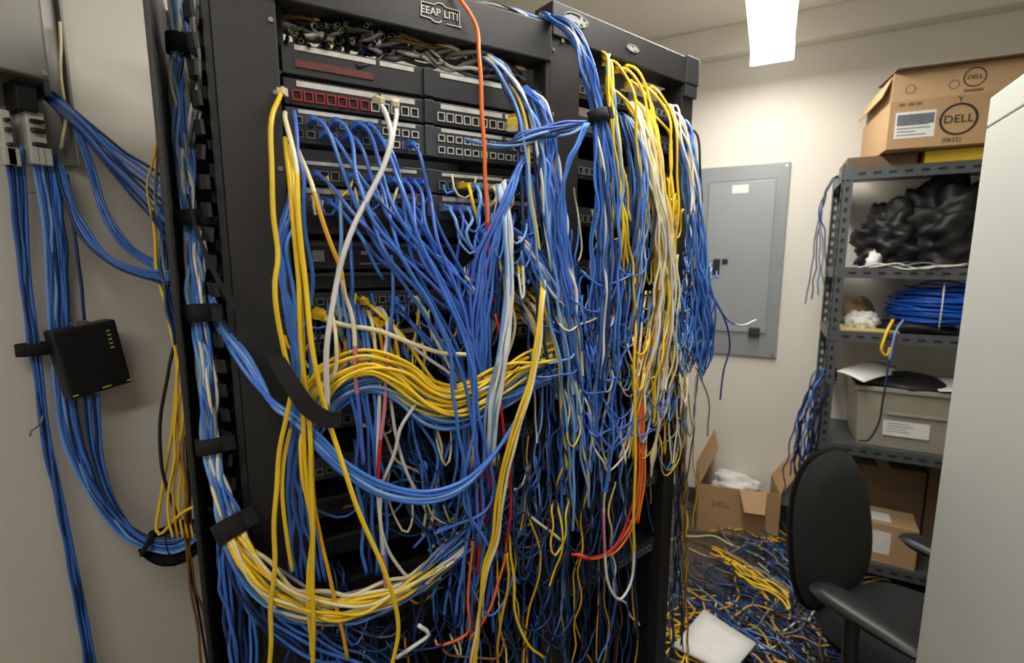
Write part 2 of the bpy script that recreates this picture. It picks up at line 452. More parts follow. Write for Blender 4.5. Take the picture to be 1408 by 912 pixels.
for i, y in enumerate((128, 178, 236, 300, 370, 440, 520, 600, 690, 790)):
    panel(rk2, i, z2(y), ['black patch panel highest in the second rack, under the yellow plugs', 'patch panel second from the top in the second rack', 'patch panel third from the top in the second rack', 'patch panel fourth from the top in the second rack', 'patch panel fifth from the top in the second rack', 'patch panel sixth from the top in the second rack', 'patch panel seventh from the top in the second rack', 'patch panel eighth from the top in the second rack', 'patch panel next to lowest in the second rack', 'lowest patch panel in the second rack'][i],
          WL2 + 0.006, W2 - WR2 - 0.004, 0.044, [-0.004], lambda k, r: 'g', M_panel, None, PORTS2, P2, RZ2, yface=0.02, ports=16)

# ------------------------------------------------------------------ finger duct beside the first rack
fd = thing('vertical_cable_manager', 'black finger duct down the left side of the left rack', 'cable manager', P1, RZ1)
MB().box(-0.080, -0.076, -0.005, 0.34, 0.05, H1 - 0.01).build('outer_wall', mat('duct_grey', (92, 88, 86), 0.5, var=0.12, scale=12), fd)
MB().box(-0.080, -0.013, 0.30, 0.304, 0.05, H1 - 0.01).build('back_web', M_panel, fd)
MB().box(-0.083, -0.075, -0.010, -0.004, 0.05, H1 - 0.01, c=0.002).build('outer_lip', M_black, fd)
b = MB()
fp = [(-0.012, 0.075), (-0.020, 0.06), (-0.030, 0.035), (-0.036, 0.012), (-0.033, -0.006), (-0.025, -0.014)]
for (xa, ya), (xb, yb) in zip(fp, fp[1:]):
    v = []
    for (x, y) in ((xa, ya), (xb, yb)):
        for dx in (0, 0.005):
            for z in (-0.011, 0.011): v.append((x + dx, y, z - 0.3 * (0.075 - y) * .3))
    b.add(v, [(0, 1, 5, 4), (2, 6, 7, 3), (0, 4, 6, 2), (1, 3, 7, 5), (0, 2, 3, 1), (4, 5, 7, 6)])
fm = b.mesh('finger', M_black2)
z = 0.35
while z < H1:
    o = link('finger', fm, fd, (0, 0, z), (0, random.uniform(-.12, .12), random.uniform(-.1, .1))); z += 0.0415
MB().box(-0.020, -0.012, 0.07, 0.09, 0.05, H1, c=0.001).build('finger_rail', M_black2, fd)

# ------------------------------------------------------------------ wall enclosure, upper left
def wl(px, py, off=0.0): return on_left(px, py, off)
M_encl = mat('enclosure_grey', (128, 126, 118), 0.42, metal=0.15, var=0.07, scale=7)
M_encl2 = mat('enclosure_plate', (150, 147, 138), 0.4, metal=0.3, var=0.08, scale=9)
M_term = mat('terminal_ivory', (206, 203, 192), 0.5, var=0.1, scale=40)
q = wl(107, 230, 0.015); q0 = wl(69, 111, 0.10)
en = thing('wall_enclosure', 'grey metal wiring enclosure on the left wall, open below its cover', 'enclosure', (XL, q.y, q.z))
def ebox(y0, y1, z0, z1_, x0, x1_, name, m, c=0.002):
    return MB().box(x0, x1_, y0 - q.y, y1 - q.y, z0 - q.z, z1_ - q.z, c=c).build(name, m, en)
yl = q.y - 0.42; zt = q.z + 0.95
ebox(yl, q.y, q.z, zt, 0.0, 0.015, 'back_plate', M_encl2)
ebox(q.y - 0.006, q.y, q.z, zt, 0.015, 0.032, 'plate_edge', M_encl)
ebox(yl, q0.y, q0.z, zt, 0.075, 0.10, 'cover', M_encl, 0.004)
ebox(q0.y - 0.004, q0.y, q0.z, zt, 0.018, 0.076, 'cover_side', M_encl)
ebox(q0.y + 0.004, q0.y + 0.016, q0.z - 0.02, zt, 0.018, 0.06, 'hinge_strip', M_panel2)
s_ = wl(60, 101, 0.10)
MB().cyl((0.10, s_.y - q.y, s_.z - q.z), (0.104, s_.y - q.y, s_.z - q.z), 0.005, 12).build('screw', M_screw, en)
for (pa, pb) in (((1, 148), (24, 205)), ((37, 150), (70, 206))):
    A = wl(*pa, 0.07); B = wl(*pb, 0.07)
    tb = MB().box(0.015, 0.06, A.y - q.y, B.y - q.y, B.z - q.z, A.z - q.z, c=0.002).build('terminal_block', M_term, en)
    hz = A.z - B.z
    for k, (f0, f1) in enumerate(((0.05, 0.16), (0.42, 0.55), (0.68, 0.78))):
        MB().box(0.058, 0.072, A.y - q.y + 0.004, B.y - q.y - 0.004, B.z - q.z + f0 * hz, B.z - q.z + f1 * hz, c=0.002).build('jack_row', M_panel if k != 2 else M_black2, tb)
    for k in range(3):
        yy = A.y - q.y + (k + 0.5) / 3 * (B.y - A.y)
        MB().box(0.045, 0.068, yy - 0.007, yy + 0.007, B.z - q.z - 0.03, B.z - q.z + 0.002, c=0.002).build('plug', M_plugc, tb)
ebox(wl(0, 0).y - 0.02, q0.y - 0.01, q0.z - 0.055, q0.z - 0.004, 0.018, 0.07, 'inner_shade_block', M_hole)  # solid black block stands in for the shade under the cover

# ------------------------------------------------------------------ small black switch on the wall
c0, c1, c2, c3 = (on_left(75, 457, .075), on_left(165, 437, .075), on_left(176, 528, .075), on_left(92, 552, .075))
ctr = (c0 + c1 + c2 + c3) / 4
ux = ((c1 - c0) + (c2 - c3)).normalized(); uz = (c0 - c3) + (c1 - c2); uz = (uz - ux * uz.dot(ux)).normalized(); uy = uz.cross(ux)
wsw, hsw = ((c1 - c0).length + (c2 - c3).length) / 2, ((c0 - c3).length + (c1 - c2).length) / 2
Rm = Matrix((ux, uy, uz)).transposed().to_4x4()
# turn the face a little towards the room
Rm = Rm
sw = thing('small_switch', 'small black network switch hanging on the left wall', 'network switch')
sw.matrix_world = Matrix.Translation(ctr) @ Rm
MB().box(-wsw / 2, wsw / 2, 0, 0.036, -hsw / 2, hsw / 2, c=0.004).build('housing', M_black2, sw)
MB().box(-wsw / 2 + 0.006, wsw / 2 - 0.006, -0.0012, 0.001, -hsw / 2 + 0.006, hsw / 2 - 0.006, c=0.0005).build('front_cover', M_black2, sw)
M_led = mat('indicator_yellow', (190, 190, 110), 0.4)
for k in range(5):
    MB().box(wsw / 2 - 0.022, wsw / 2 - 0.016, -0.002, 0.0, hsw / 2 - 0.022 - k * 0.009, hsw / 2 - 0.019 - k * 0.009).build('indicator', M_led, sw)
for x in (-0.05, 0.0, 0.008, 0.045): MB().box(x, x + 0.008, -0.002, 0.0, -hsw / 2 + 0.006, -hsw / 2 + 0.009).build('indicator', M_led, sw)
MB().box(-0.012, 0.012, 0.006, 0.03, hsw / 2 - 0.001, hsw / 2 + 0.007, c=0.001).build('socket', M_metal, sw)

# ------------------------------------------------------------------ electrical panel on the back wall
M_pan = mat('panel_grey_paint', (142, 145, 147), 0.35, var=0.03, scale=5)
M_pan2 = mat('panel_grey_door', (150, 153, 155), 0.33, var=0.03, scale=5)
a = on_y(1088, 222, YB - .02); bq = on_y(1068, 493, YB - .02); lft = on_y(962, 360, YB - .02).x - 0.03
ep = thing('breaker_panel', 'grey electrical panel on the back wall with a white label on its door', 'electrical panel', (a.x, YB, bq.z))
hh = a.z - bq.z; ww = a.x - lft
MB().box(-ww, 0, -0.02, -0.001, 0, hh, c=0.003).build('cover_plate', M_pan, ep)
d0 = on_y(978, 252, YB - .03); d1 = on_y(1052, 459, YB - .03)
dx0, dx1, dz0, dz1 = d0.x - a.x - 0.01, d1.x - a.x, d1.z - bq.z, d0.z - bq.z
door = MB().box(dx0, dx1, -0.028, -0.02, dz0, dz1, c=0.003).build('door', M_pan2, ep)
ov = MB()
for (x0, x1_, z0, z1_) in ((dx0 - .012, dx1 + .012, dz0 - .012, dz0 - .006), (dx0 - .012, dx1 + .012, dz1 + .006, dz1 + .012), (dx1 + .006, dx1 + .012, dz0 - .006, dz1 + .006), (dx0 - .012, dx0 - .006, dz0 - .006, dz1 + .006)):
    ov.box(x0, x1_, -0.023, -0.019, z0, z1_)
ov.build('door_frame', M_pan, ep)
lb = on_y(1018, 260, YB - .03)
MB().box(lb.x - a.x - 0.043, lb.x - a.x + 0.043, -0.0292, -0.028, lb.z - bq.z - 0.023, lb.z - bq.z + 0.023).build('label_plate', M_logo, door)
lt = on_y(987, 363, YB - .03)
MB().box(lt.x - a.x - 0.026, lt.x - a.x + 0.012, -0.045, -0.028, lt.z - bq.z - 0.06, lt.z - bq.z + 0.03, c=0.004).build('latch', M_black2, door)
MB().box(lt.x - a.x + 0.022, lt.x - a.x + 0.054, -0.036, -0.028, lt.z - bq.z + 0.0, lt.z - bq.z + 0.03, c=0.004).build('latch', M_black2, door)
lt = on_y(1037, 455, YB - .03)
MB().box(lt.x - a.x - 0.03, lt.x - a.x + 0.03, -0.05, -0.028, lt.z - bq.z - 0.03, lt.z - bq.z + 0.022, c=0.005).build('catch', M_panel, ep)
for (x, z) in ((-0.02, hh - 0.02), (-0.02, 0.02), (-ww + 0.02, 0.02), (-0.02, hh / 2)):
    MB().cyl((x, -0.02, z), (x, -0.024, z), 0.007, 10).build('screw', M_metal, ep)

# ------------------------------------------------------------------ slotted-angle shelving
M_shelf = mat('shelf_steel_grey', (86, 90, 92), 0.4, metal=0.25, var=0.1, scale=12)
M_shelfd = mat('shelf_slot_dark', (22, 22, 22), 0.7)
YF, YK = 2.70, 3.14
XSL = on_y(1151, 400, YF).x - 0.018; XSR = XSL + 1.0
zt = on_y(1166, 226, YF).z
def zs(y, x=1200): return on_y(x, y, YF).z
SH = [zs(231), zs(369), zs(458), zs(617), 0.12]
su = thing('shelving_unit', 'grey slotted-angle metal shelving unit against the back wall', 'shelving', (XSL, YF, 0))
for (x, y, sx, syy) in ((0, 0, 1, 1), (0, YK - YF, 1, -1), (XSR - XSL, 0, -1, 1), (XSR - XSL, YK - YF, -1, -1)):
    b = MB()
    x2 = x + sx * 0.04; y2 = y + syy * 0.04
    b.box(min(x, x2), max(x, x2), min(y, y + syy * 0.003), max(y, y + syy * 0.003), 0, zt)
    b.box(min(x, x + sx * 0.003), max(x, x + sx * 0.003), min(y, y2), max(y, y2), 0, zt)
    p = b.build('post', M_shelf, su)
    if sx > 0:
        sb = MB(); z = 0.05
        while z < zt - 0.03:
            sb.box(x + 0.014, x + 0.026, y - 0.0008 if syy > 0 else y - 0.0042, y + 0.0042 if syy > 0 else y + 0.0008, z, z + 0.02, m=0)
            sb.box(x - 0.0008, x + 0.0038, y + syy * 0.014 - 0.006 + 0.006 * 0, y + syy * 0.014 + 0.006, z + 0.0, z + 0.02, m=0)
            z += 0.045
        tag(sb.build('slots', M_shelfd if syy > 0 else M_strip, p), kind='stuff')
for i, z in enumerate(SH):
    b = MB().box(0.004, XSR - XSL - 0.004, 0.004, YK - YF - 0.004, z - 0.004, z)
    s = b.build('shelf', M_shelf, su)
    e = MB(); e.box(0.0, XSR - XSL, -0.003, 0.0, z - 0.045, z + 0.004); e.box(0, XSR - XSL, 0, 0.02, z - 0.045, z - 0.042)
    e.box(0.0, 0.003, 0, YK - YF, z - 0.045, z + 0.004)
    e = e.build('front_beam', M_shelf, s)
    sl = MB(); x = 0.055
    while x < 0.98: sl.box(x, x + 0.028, -0.0038, -0.0028, z - 0.027, z - 0.016); x += 0.055
    tag(sl.build('beam_slots', M_shelfd, s), kind='stuff')

# ------------------------------------------------------------------ cardboard boxes
def cardboard(name, rgb):
    m = mat(name, rgb, 0.8, var=0.05, scale=7, bump=0.15, bscale=60)
    return m
M_card = cardboard('cardboard', (178, 144, 104)); M_card2 = cardboard('cardboard_tan', (190, 158, 118)); M_cardd = cardboard('cardboard_dull', (104, 82, 58))
M_tape = mat('tape', (196, 172, 132), 0.3, var=0.05)
M_paper = mat('paper_white', (222, 222, 218), 0.7, var=0.04, scale=20)
M_ink = mat('ink_black', (30, 28, 26), 0.7)
M_inkg = mat('ink_grey', (104, 108, 118), 0.7, var=0.2, scale=60)
M_inkb = mat('print_faint', (120, 96, 66), 0.7)
def flat(parent, name, x0, x1, y, z0, z1_, m, th=0.001): return MB().box(x0, x1, y - th, y, z0, z1_).build(name, m, parent)
def ring(parent, x, y, z, r, wd, m, name='logo_ring'):
    b = MB(); n = 40; v = []; f = []
    for k in range(n):
        a_ = 2 * PI * k / n
        for rr in (r - wd / 2, r + wd / 2):
            for yy in (y - 0.001, y): v.append((x + rr * math.cos(a_), yy, z + rr * math.sin(a_)))
    for k in range(n):
        i, j = k * 4, ((k + 1) % n) * 4
        f += [(i, i + 2, j + 2, j), (i + 1, j + 1, j + 3, i + 3), (i, j, j + 1, i + 1), (i + 2, i + 3, j + 3, j + 2)]
    b.add(v, f); b.build(name, m, parent)
# lower shipping box on the shelf top
YBX = 2.62
fl_, fr_ = on_y(1222, 141, YBX), on_y(1218, 206, YBX)
zb = SH[0] + 0.004; zb2 = fr_.z
bh = fl_.z - fr_.z; bw = 0.60; bd = 0.46
bx1 = thing('shipping_box', 'brown cardboard box with a large round logo, overhanging the top shelf', 'cardboard box', (fr_.x, YBX, zb2), math.radians(4))
b = MB(); b.box(0, bw, 0, 0.004, 0, bh); b.box(0, 0.004, 0.004, bd, 0, bh); b.box(bw - .004, bw, .004, bd, 0, bh); b.box(.004, bw - .004, bd - .004, bd, 0, bh); b.box(.004, bw - .004, .004, bd - .004, 0, .004)
b.build('carton', M_card, bx1)
MB().box(0, bw, 0.0, bd, bh, bh + 0.004).build('lid', M_card2, bx1)
lab = flat(bx1, 'shipping_label', 0.022, 0.155, 0, 0.04, bh - 0.045, M_paper)
MB().box(0.028, 0.15, -0.0018, -0.001, bh - 0.095, bh - 0.055).build('label_print', M_inkg, lab)
for k in range(5):
    MB().box(0.03, random.uniform(0.09, 0.145), -0.0016, -0.001, 0.05 + k * 0.013, 0.054 + k * 0.013).build('label_print', M_inkg, lab)
lab = flat(bx1, 'shipping_label', 0.365, 0.50, 0, 0.03, bh - 0.02, mat('paper_cream', (214, 206, 184), 0.7))
for k in range(7): MB().box(0.40, random.uniform(0.44, 0.49), -0.0016, -0.001, 0.05 + k * 0.018, 0.055 + k * 0.018).build('label_print', M_inkg, lab)
lx, lz = 0.228, bh * 0.52
ring(bx1, lx, 0, lz, 0.057, 0.008, M_ink)
link('logo_lettering', text_mesh('DELL', 0.043, 'logo_lettering', M_ink, 0.0008), bx1, (lx, -0.0008, lz), RXF)
link('handling_mark', text_mesh('(0625)', 0.024, 'handling_mark', M_ink, 0.0005), bx1, (lx - 0.015, -0.0006, 0.02), RXF)
link('handling_mark', text_mesh('Y', 0.03, 'handling_mark', M_ink, 0.0005), bx1, (lx - 0.0, -0.0006, bh - 0.016), RXF)
for x in (0.03, 0.06, 0.085): flat(bx1, 'handling_mark', x, x + 0.02, 0, bh - 0.022, bh - 0.010, M_inkb)
# upper box
bx2 = thing('open_box', 'brown cardboard box with raised flaps and a small round logo, stacked on another box', 'cardboard box', (fr_.x + 0.004, YBX + 0.012, zb2 + bh + 0.004), math.radians(4))
uh = on_y(1225, 101, YBX + .01).z - (zb2 + bh + 0.004)
b = MB(); uw = 0.56; ud = 0.42
b.box(0, uw, 0, .004, 0, uh); b.box(0, .004, .004, ud, 0, uh * 0.9); b.box(uw - .004, uw, .004, ud, 0, uh); b.box(.004, uw - .004, ud - .004, ud, 0, uh); b.box(.004, uw - .004, .004, ud - .004, 0, .004)
b.build('carton', M_card2, bx2)
MB().box(-0.002, uw + 0.02, -0.05, 0.24, 0, 0.004, M=Matrix.Translation((0, 0, uh)) @ Matrix.Rotation(math.radians(3), 4, 'X')).build('flap', M_cardd, bx2)
MB().box(-0.004, 0, 0.01, ud - 0.01, -0.085, 0, M=Matrix.Translation((0, 0, uh * 0.88)) @ Matrix.Rotation(math.radians(22), 4, 'Y')).build('flap', M_card2, bx2)
lx, lz = 0.262, uh * 0.55
ring(bx2, lx, 0, lz, 0.034, 0.004, M_ink)
link('logo_lettering', text_mesh('DELL', 0.022, 'logo_lettering', M_ink, 0.0008), bx2, (lx, -0.0008, lz), RXF)
flat(bx2, 'handling_mark', lx - 0.03, lx + 0.03, 0, lz - 0.054, lz - 0.044, M_inkb)
for x in (0.06, 0.2): ring(bx2, x, 0, lz - 0.02, 0.016, 0.003, M_inkb, 'handling_mark')
# yellow folder under the box
yf = on_y(1330, 212, YBX + 0.1)
tag(MB().box(-0.14, 0.2, -0.06, 0.2, 0, max(0.012, zb2 - zb - 0.004), c=0.003).build('yellow_folder', mat('folder_yellow', (214, 182, 44), 0.6), None, (yf.x, YBX + 0.14, zb)), 'thick yellow folder pinned under the cardboard box on the top shelf', 'folder')
tag(MB().box(-0.11, 0.14, -0.1, 0.2, 0, max(0.012, zb2 - zb - 0.004), c=0.003).build('flat_carton', M_cardd, None, (yf.x - 0.30, YBX + 0.2, zb)), 'flat dark carton under the left end of the cardboard box', 'cardboard box')

# ------------------------------------------------------------------ lumps (bags, cloth, crumpled paper)
def blob(name, m, ctr, rx, ry, rz_, seed, amp=0.18, parent=None, flatbot=True, n=26, freq=3.0, fz=1.0, ridge=False):
    r = np.random.default_rng(seed)
    K_ = r.normal(size=(10, 3)) * freq * np.array((1, 1, fz)); ph = r.random(10) * 6.28
    v = []; f = []; nu, nv = n, n // 2 + 2
    for j in range(nv + 1):
        th = PI * j / nv
        for i in range(nu):
            a_ = 2 * PI * i / nu
            d = np.array((math.sin(th) * math.cos(a_), math.sin(th) * math.sin(a_), math.cos(th)))
            q_ = 1 + amp * (np.mean(np.abs(np.sin(K_ @ d + ph))) - 0.64) * 4 if ridge else 1 + amp * np.mean(np.sin(K_ @ d + ph)) * 2.2
            p = d * q_ * np.array((rx, ry, rz_))
            if flatbot: p[2] = max(p[2], -rz_ * 0.55)
            v.append(p)
    for j in range(nv):
        for i in range(nu): f.append((j * nu + i, j * nu + (i + 1) % nu, (j + 1) * nu + (i + 1) % nu, (j + 1) * nu + i)[::-1])
    zmin = min(p[2] for p in v)
    b = MB(); b.add([(p[0], p[1], p[2] - zmin) for p in v], f, 0, True)
    o = b.build(name, m, parent, ctr)
    return o
M_bag = mat('black_nylon', (24, 24, 25), 0.55, var=0.15, scale=12, bump=0.8, bscale=30)
z = SH[1]
for i, (px, rx, rz_, dy, lab) in enumerate(((1215, 0.13, 0.17, 0.20, 'black nylon bag at the left end of the second shelf'), (1290, 0.20, 0.235, 0.22, 'bulky black bag filling the middle of the second shelf'), (1400, 0.18, 0.22, 0.24, 'black bag at the right end of the second shelf, behind the white cabinet'))):
    p = on_y(px, 366, YF + dy)
    tag(blob('black_bag', M_bag, (p.x, YF + dy, z), rx, 0.17, rz_ * 1.12, 40 + i, 0.30, n=72, freq=3.2, fz=3.0, ridge=True), lab, 'bag', 'black bags on the second shelf')
p = on_y(1190, 366, YF)
tag(blob('crumpled_wrapper', M_paper, (p.x + 0.035, YF + 0.05, z), 0.03, 0.03, 0.045, 5, 0.4, n=16, freq=6), 'small crumpled white wrapper in front of the black bag', 'wrapper')

# blue cable coil
p = on_y(1290, 452, YF + 0.2)
co = thing('cable_coil', 'large coil of bright blue cable lying on the third shelf', 'cable coil', (p.x, YF + 0.20, SH[2] + 0.035))
b = MB()
for k in range(60):
    R_ = 0.12 + 0.09 * random.random(); h0 = 0.018 + 0.17 * random.random() * (1 - 0.5 * (R_ - 0.12) / 0.09)
    ph = random.random() * 6; ec = random.uniform(-.012, .012); ec2 = random.uniform(-.012, .012)
    pts = [(R_ * math.cos(t_) * (1 + .03 * math.sin(2 * t_ + ph)) + ec, R_ * 0.92 * math.sin(t_) + ec2, h0 + 0.008 * math.sin(t_ * 2 + ph) + 0.006 * math.sin(3 * t_ + 2 * ph)) for t_ in np.linspace(0, 2 * PI, 40, endpoint=False)]
    b.tube(pts, 0.0042, 6, closed=True)
b.build('windings', mat('coil_blue', (18, 92, 200), 0.35, var=0.05), co)
b = MB()
for t_ in (4.5, 5.6): 
    c_ = Vector((0.148 * math.cos(t_), 0.14 * math.sin(t_), 0.09)); d_ = Vector((math.cos(t_), math.sin(t_), 0))
    b.tube([c_ + d_ * 0.062 * math.cos(s_) + Vector((0, 0, 0.1 * math.sin(s_))) for s_ in np.linspace(0, 2 * PI, 24, endpoint=False)], 0.003, 6, closed=True)
b.build('cable_tie', M_logo, co)
tag(blob('black_cable_pile', M_bag, (on_y(1255, 452, YF + .14).x, YF + 0.15, SH[2]), 0.17, 0.13, 0.036, 61, 0.2, n=30), 'flat black bundle of leads lying under the blue coil', 'cable bundle')
tag(blob('white_padding', M_paper, (on_y(1186, 452, YF + .1).x, YF + 0.13, SH[2]), 0.065, 0.08, 0.055, 62, 0.3, n=48, freq=4.0, ridge=True), 'crumpled white padding at the left end of the third shelf', 'packing paper')
tag(blob('brown_wrapping', M_card, (on_y(1172, 440, YF + .3).x + .03, YF + 0.32, SH[2]), 0.06, 0.06, 0.09, 63, 0.35, n=24), 'crumpled brown paper behind the white padding', 'packing paper')
tag(MB().box(0, 0.22, 0, 0.2, 0, 0.012, c=0.002).build('yellow_pad', mat('pad_cream', (200, 180, 110), 0.7), None, (XSL + 0.045, YF + 0.005, SH[2])), 'thin cream coloured pad at the front edge of the third shelf', 'pad')

# grey storage bin on the fourth shelf
M_bin = mat('bin_grey_plastic', (156, 152, 138), 0.5, var=0.06, scale=6)
p0, p1 = on_y(1172, 600, YF + .03), on_y(1330, 600, YF + .03)
bz = SH[3] + 0.002; bt = on_y(1200, 532, YF + .02).z; bnh = bt - bz; bnw = 0.62
bn = thing('storage_bin', 'grey plastic storage bin with a white label on the fourth shelf', 'storage bin', (p0.x, YF + 0.03, bz))
def taper(b, x0, x1_, y0, y1_, z0, z1_, dx, dy, m=0):
    v = [(x0 + dx, y0 + dy, z0), (x1_ - dx, y0 + dy, z0), (x1_ - dx, y1_ - dy, z0), (x0 + dx, y1_ - dy, z0), (x0, y0, z1_), (x1_, y0, z1_), (x1_, y1_, z1_), (x0, y1_, z1_)]
    b.add(v, [(3, 2, 1, 0), (0, 1, 5, 4), (1, 2, 6, 5), (2, 3, 7, 6), (3, 0, 4, 7)], m)
b = MB(); taper(b, 0, bnw, 0, 0.34, 0, bnh, 0.02, 0.015); b.build('tub', M_bin, bn)
b = MB(); b.box(-0.012, bnw + 0.012, -0.012, 0.0, bnh - 0.02, bnh, c=0.003); b.box(-0.012, bnw + .012, 0.34, 0.352, bnh - 0.02, bnh, c=.003); b.box(-0.012, 0, 0, 0.34, bnh - 0.02, bnh, c=.003); b.box(bnw, bnw + .012, 0, .34, bnh - .02, bnh, c=.003)
b.build('rim', M_bin, bn)
MB().box(0.12, 0.40, -0.004, 0.004, bnh * 0.56, bnh * 0.6, c=0.002).build('rib', M_bin, bn)
lx = on_y(1245, 598, YF + .03).x - p0.x
lb_ = MB().box(lx - 0.085, lx + 0.085, -0.0015, 0.0, -0.035, 0.035, M=Matrix.Translation((0, 0.0065, bnh * 0.34)) @ Matrix.Rotation(math.radians(-4), 4, 'X')).build('label_card', M_paper, bn)
for k in range(4): MB().box(lx - 0.07, lx + random.uniform(0, 0.06), -0.0022, -0.0015, 0.02 - k * 0.012, 0.023 - k * 0.012, M=Matrix.Translation((0, 0.0065, bnh * 0.34)) @ Matrix.Rotation(math.radians(-4), 4, 'X')).build('label_print', M_inkg, lb_)
def sheet(name, m, pts, th, label, cat, seed, bend=0.01, N_=8):
    """a curled sheet through four corners"""
    r = np.random.default_rng(seed); ph = r.random(4) * 6
    A, B, C_, D_ = [np.array(tuple(p)) for p in pts]
    v = []; f = []
    for j in range(N_ + 1):
        for i in range(N_ + 1):
            u, w_ = i / N_, j / N_
            p = (A * (1 - u) + B * u) * (1 - w_) + (D_ * (1 - u) + C_ * u) * w_
            p = p + np.array((0, 0, bend * (math.sin(3.5 * u + ph[0]) + math.sin(4 * w_ + ph[1]) + 0.5 * math.sin(7 * u * w_ + ph[2]))))
            v.append(p)
    n = len(v)
    v += [p - np.array((0, 0, th)) for p in v]
    for j in range(N_):
        for i in range(N_):
            q_ = (j * (N_ + 1) + i, j * (N_ + 1) + i + 1, (j + 1) * (N_ + 1) + i + 1, (j + 1) * (N_ + 1) + i)
            f.append(q_); f.append(tuple(n + k for k in q_[::-1]))
    edge = [i for i in range(N_ + 1)] + [(j) * (N_ + 1) + N_ for j in range(1, N_ + 1)] + [N_ * (N_ + 1) + i for i in range(N_ - 1, -1, -1)] + [j * (N_ + 1) for j in range(N_ - 1, 0, -1)]
    for a_, b_ in zip(edge, edge[1:] + edge[:1]): f.append((b_, a_, n + a_, n + b_))
    c_ = np.mean(v, 0)
    o = MB().add([p - c_ for p in v], f, 0, True).build(name, m, None, tuple(c_))
    return tag(o, label, cat)
zz = bt + 0.035
sheet('paper_sheet', M_paper, [on_y(1150, 512, YF + .0), on_y(1188, 525, YF - .04), on_y(1245, 506, YF + .2), on_y(1190, 495, YF + .25)], 0.002, 'curled white paper sheet lying over the left end of the grey bin', 'paper', 3, 0.006)
sheet('paper_sheet', M_paper, [Vector((p0.x + 0.29, YF + 0.01, zz - .02)), Vector((p0.x + 0.48, YF + 0.01, zz - .02)), Vector((p0.x + 0.5, YF + 0.2, zz)), Vector((p0.x + 0.3, YF + 0.2, zz))], 0.002, 'pale sheet sticking out at the right end of the grey bin', 'paper', 4, 0.004)
tag(blob('black_pouch', M_bag, (p0.x + 0.20, YF + 0.17, bt - 0.03), 0.16, 0.13, 0.05, 71, 0.25, n=28), 'black pouch lying on top of the grey bin', 'pouch')
tag(blob('yellow_bundle', mat('rag_ochre', (170, 132, 40), 0.7, var=0.15), (p0.x + 0.09, YF + 0.28, bt - 0.01), 0.11, 0.08, 0.045, 72, 0.25, n=24), 'ochre yellow bundle behind the curled paper on the grey bin', 'bundle')
# boxes under the lowest shelf beam
for (px, py, wd, dp, ht, lab, m, rz) in ((1160, 700, 0.34, 0.18, 0.40, 'tall dim cardboard box in the dark under the fourth shelf', M_cardd, 2), (1284, 700, 0.4, 0.18, 0.46, 'dark carton at the right under the fourth shelf', M_cardd, -1)):
    p = on_y(px, py, YF + .12)
    o = thing('stored_box', lab, 'cardboard box', (p.x, YF + 0.24, SH[4] + .001), math.radians(rz))
    MB().box(0, wd, 0, dp, 0, ht, c=0.004).build('carton', m, o)
    MB().box(wd / 2 - .025, wd / 2 + .025, -0.001, dp, ht, ht + 0.001).build('tape', M_tape, o)
c_ = on_y(1168, 770, YF + .02)
ob = thing('small_carton', 'small cardboard carton with white labels on the bottom shelf behind the chair', 'cardboard box', (c_.x, YF + .03, SH[4] + .001), math.radians(-3))
cw, cdp, ch = 0.25, 0.18, 0.20
MB().box(0, cw, 0, cdp, 0, ch, c=0.003).build('carton', M_card, ob)
MB().box(0.07, 0.15, 0.03, 0.12, ch, ch + 0.0012).build('label_sheet', M_paper, ob)
MB().box(0.07, 0.15, -0.0012, 0, 0.05, 0.16).build('label_sheet', M_paper, ob)
MB().box(-0.0005, cw + .0005, 0.14, 0.18, ch, ch + 0.001).build('tape', M_tape, ob)

# ------------------------------------------------------------------ white cabinet at the right edge
M_cabw = mat('cabinet_white_grey', (196, 199, 192), 0.4, var=0.02, scale=3)
yc = 1.37; xc = on_y(1335, 357, yc).x; hc = on_y(1365, 131, yc).z
cb = thing('tall_cabinet', 'tall pale grey metal cabinet cut by the right edge of the photo', 'cabinet', (xc, yc, 0))
cdep = 0.95
MB().box(0, 0.75, -cdep, 0, 0.03, hc, c=0.006).build('body', M_cabw, cb)
MB().box(0.03, 0.72, -cdep + .03, -0.03, 0.0, 0.03).build('plinth', M_panel, cb)
zl = on_x(1362, 176, xc).z
MB().box(-0.004, 0.0, -cdep + .01, -0.004, zl + 0.004, hc - 0.006, c=0.0015).build('side_panel', M_cabw, cb)
MB().box(-0.004, 0.0, -cdep + .01, -0.004, 0.06, zl, c=0.0015).build('side_panel', M_cabw, cb)

# ------------------------------------------------------------------ open cardboard box on the floor
oc = on_z(1012, 737, 0.0)
fb = thing('floor_box', 'open cardboard box with folded-out flaps on the floor by the back wall', 'cardboard box', (oc.x, oc.y, 0), math.radians(9))
fw, fdp, fh = 0.42, 0.36, 0.28
b = MB(); b.box(-fw / 2, fw / 2, 0, .005, 0, fh); b.box(-fw / 2, -fw / 2 + .005, .005, fdp, 0, fh); b.box(fw / 2 - .005, fw / 2, .005, fdp, 0, fh); b.box(-fw / 2 + .005, fw / 2 - .005, fdp - .005, fdp, 0, fh); b.box(-fw / 2 + .005, fw / 2 - .005, .005, fdp - .005, 0, .005)
b.build('carton', M_card, fb)
def flap(x0, x1_, l, M): MB().prism([(x0, 0), (x1_, 0), (x1_ - 0.02, l), (x0 + 0.02, l)], 0.004, M).build('flap', M_card, fb)
T_ = Matrix.Translation
flap(0.0, 0.14, 0.13, T_((0, 0.0, fh)) @ Matrix.Rotation(math.radians(-140), 4, 'X'))
flap(-fw / 2, fw / 2, 0.20, T_((0, fdp, fh)) @ Matrix.Rotation(math.radians(84), 4, 'X'))
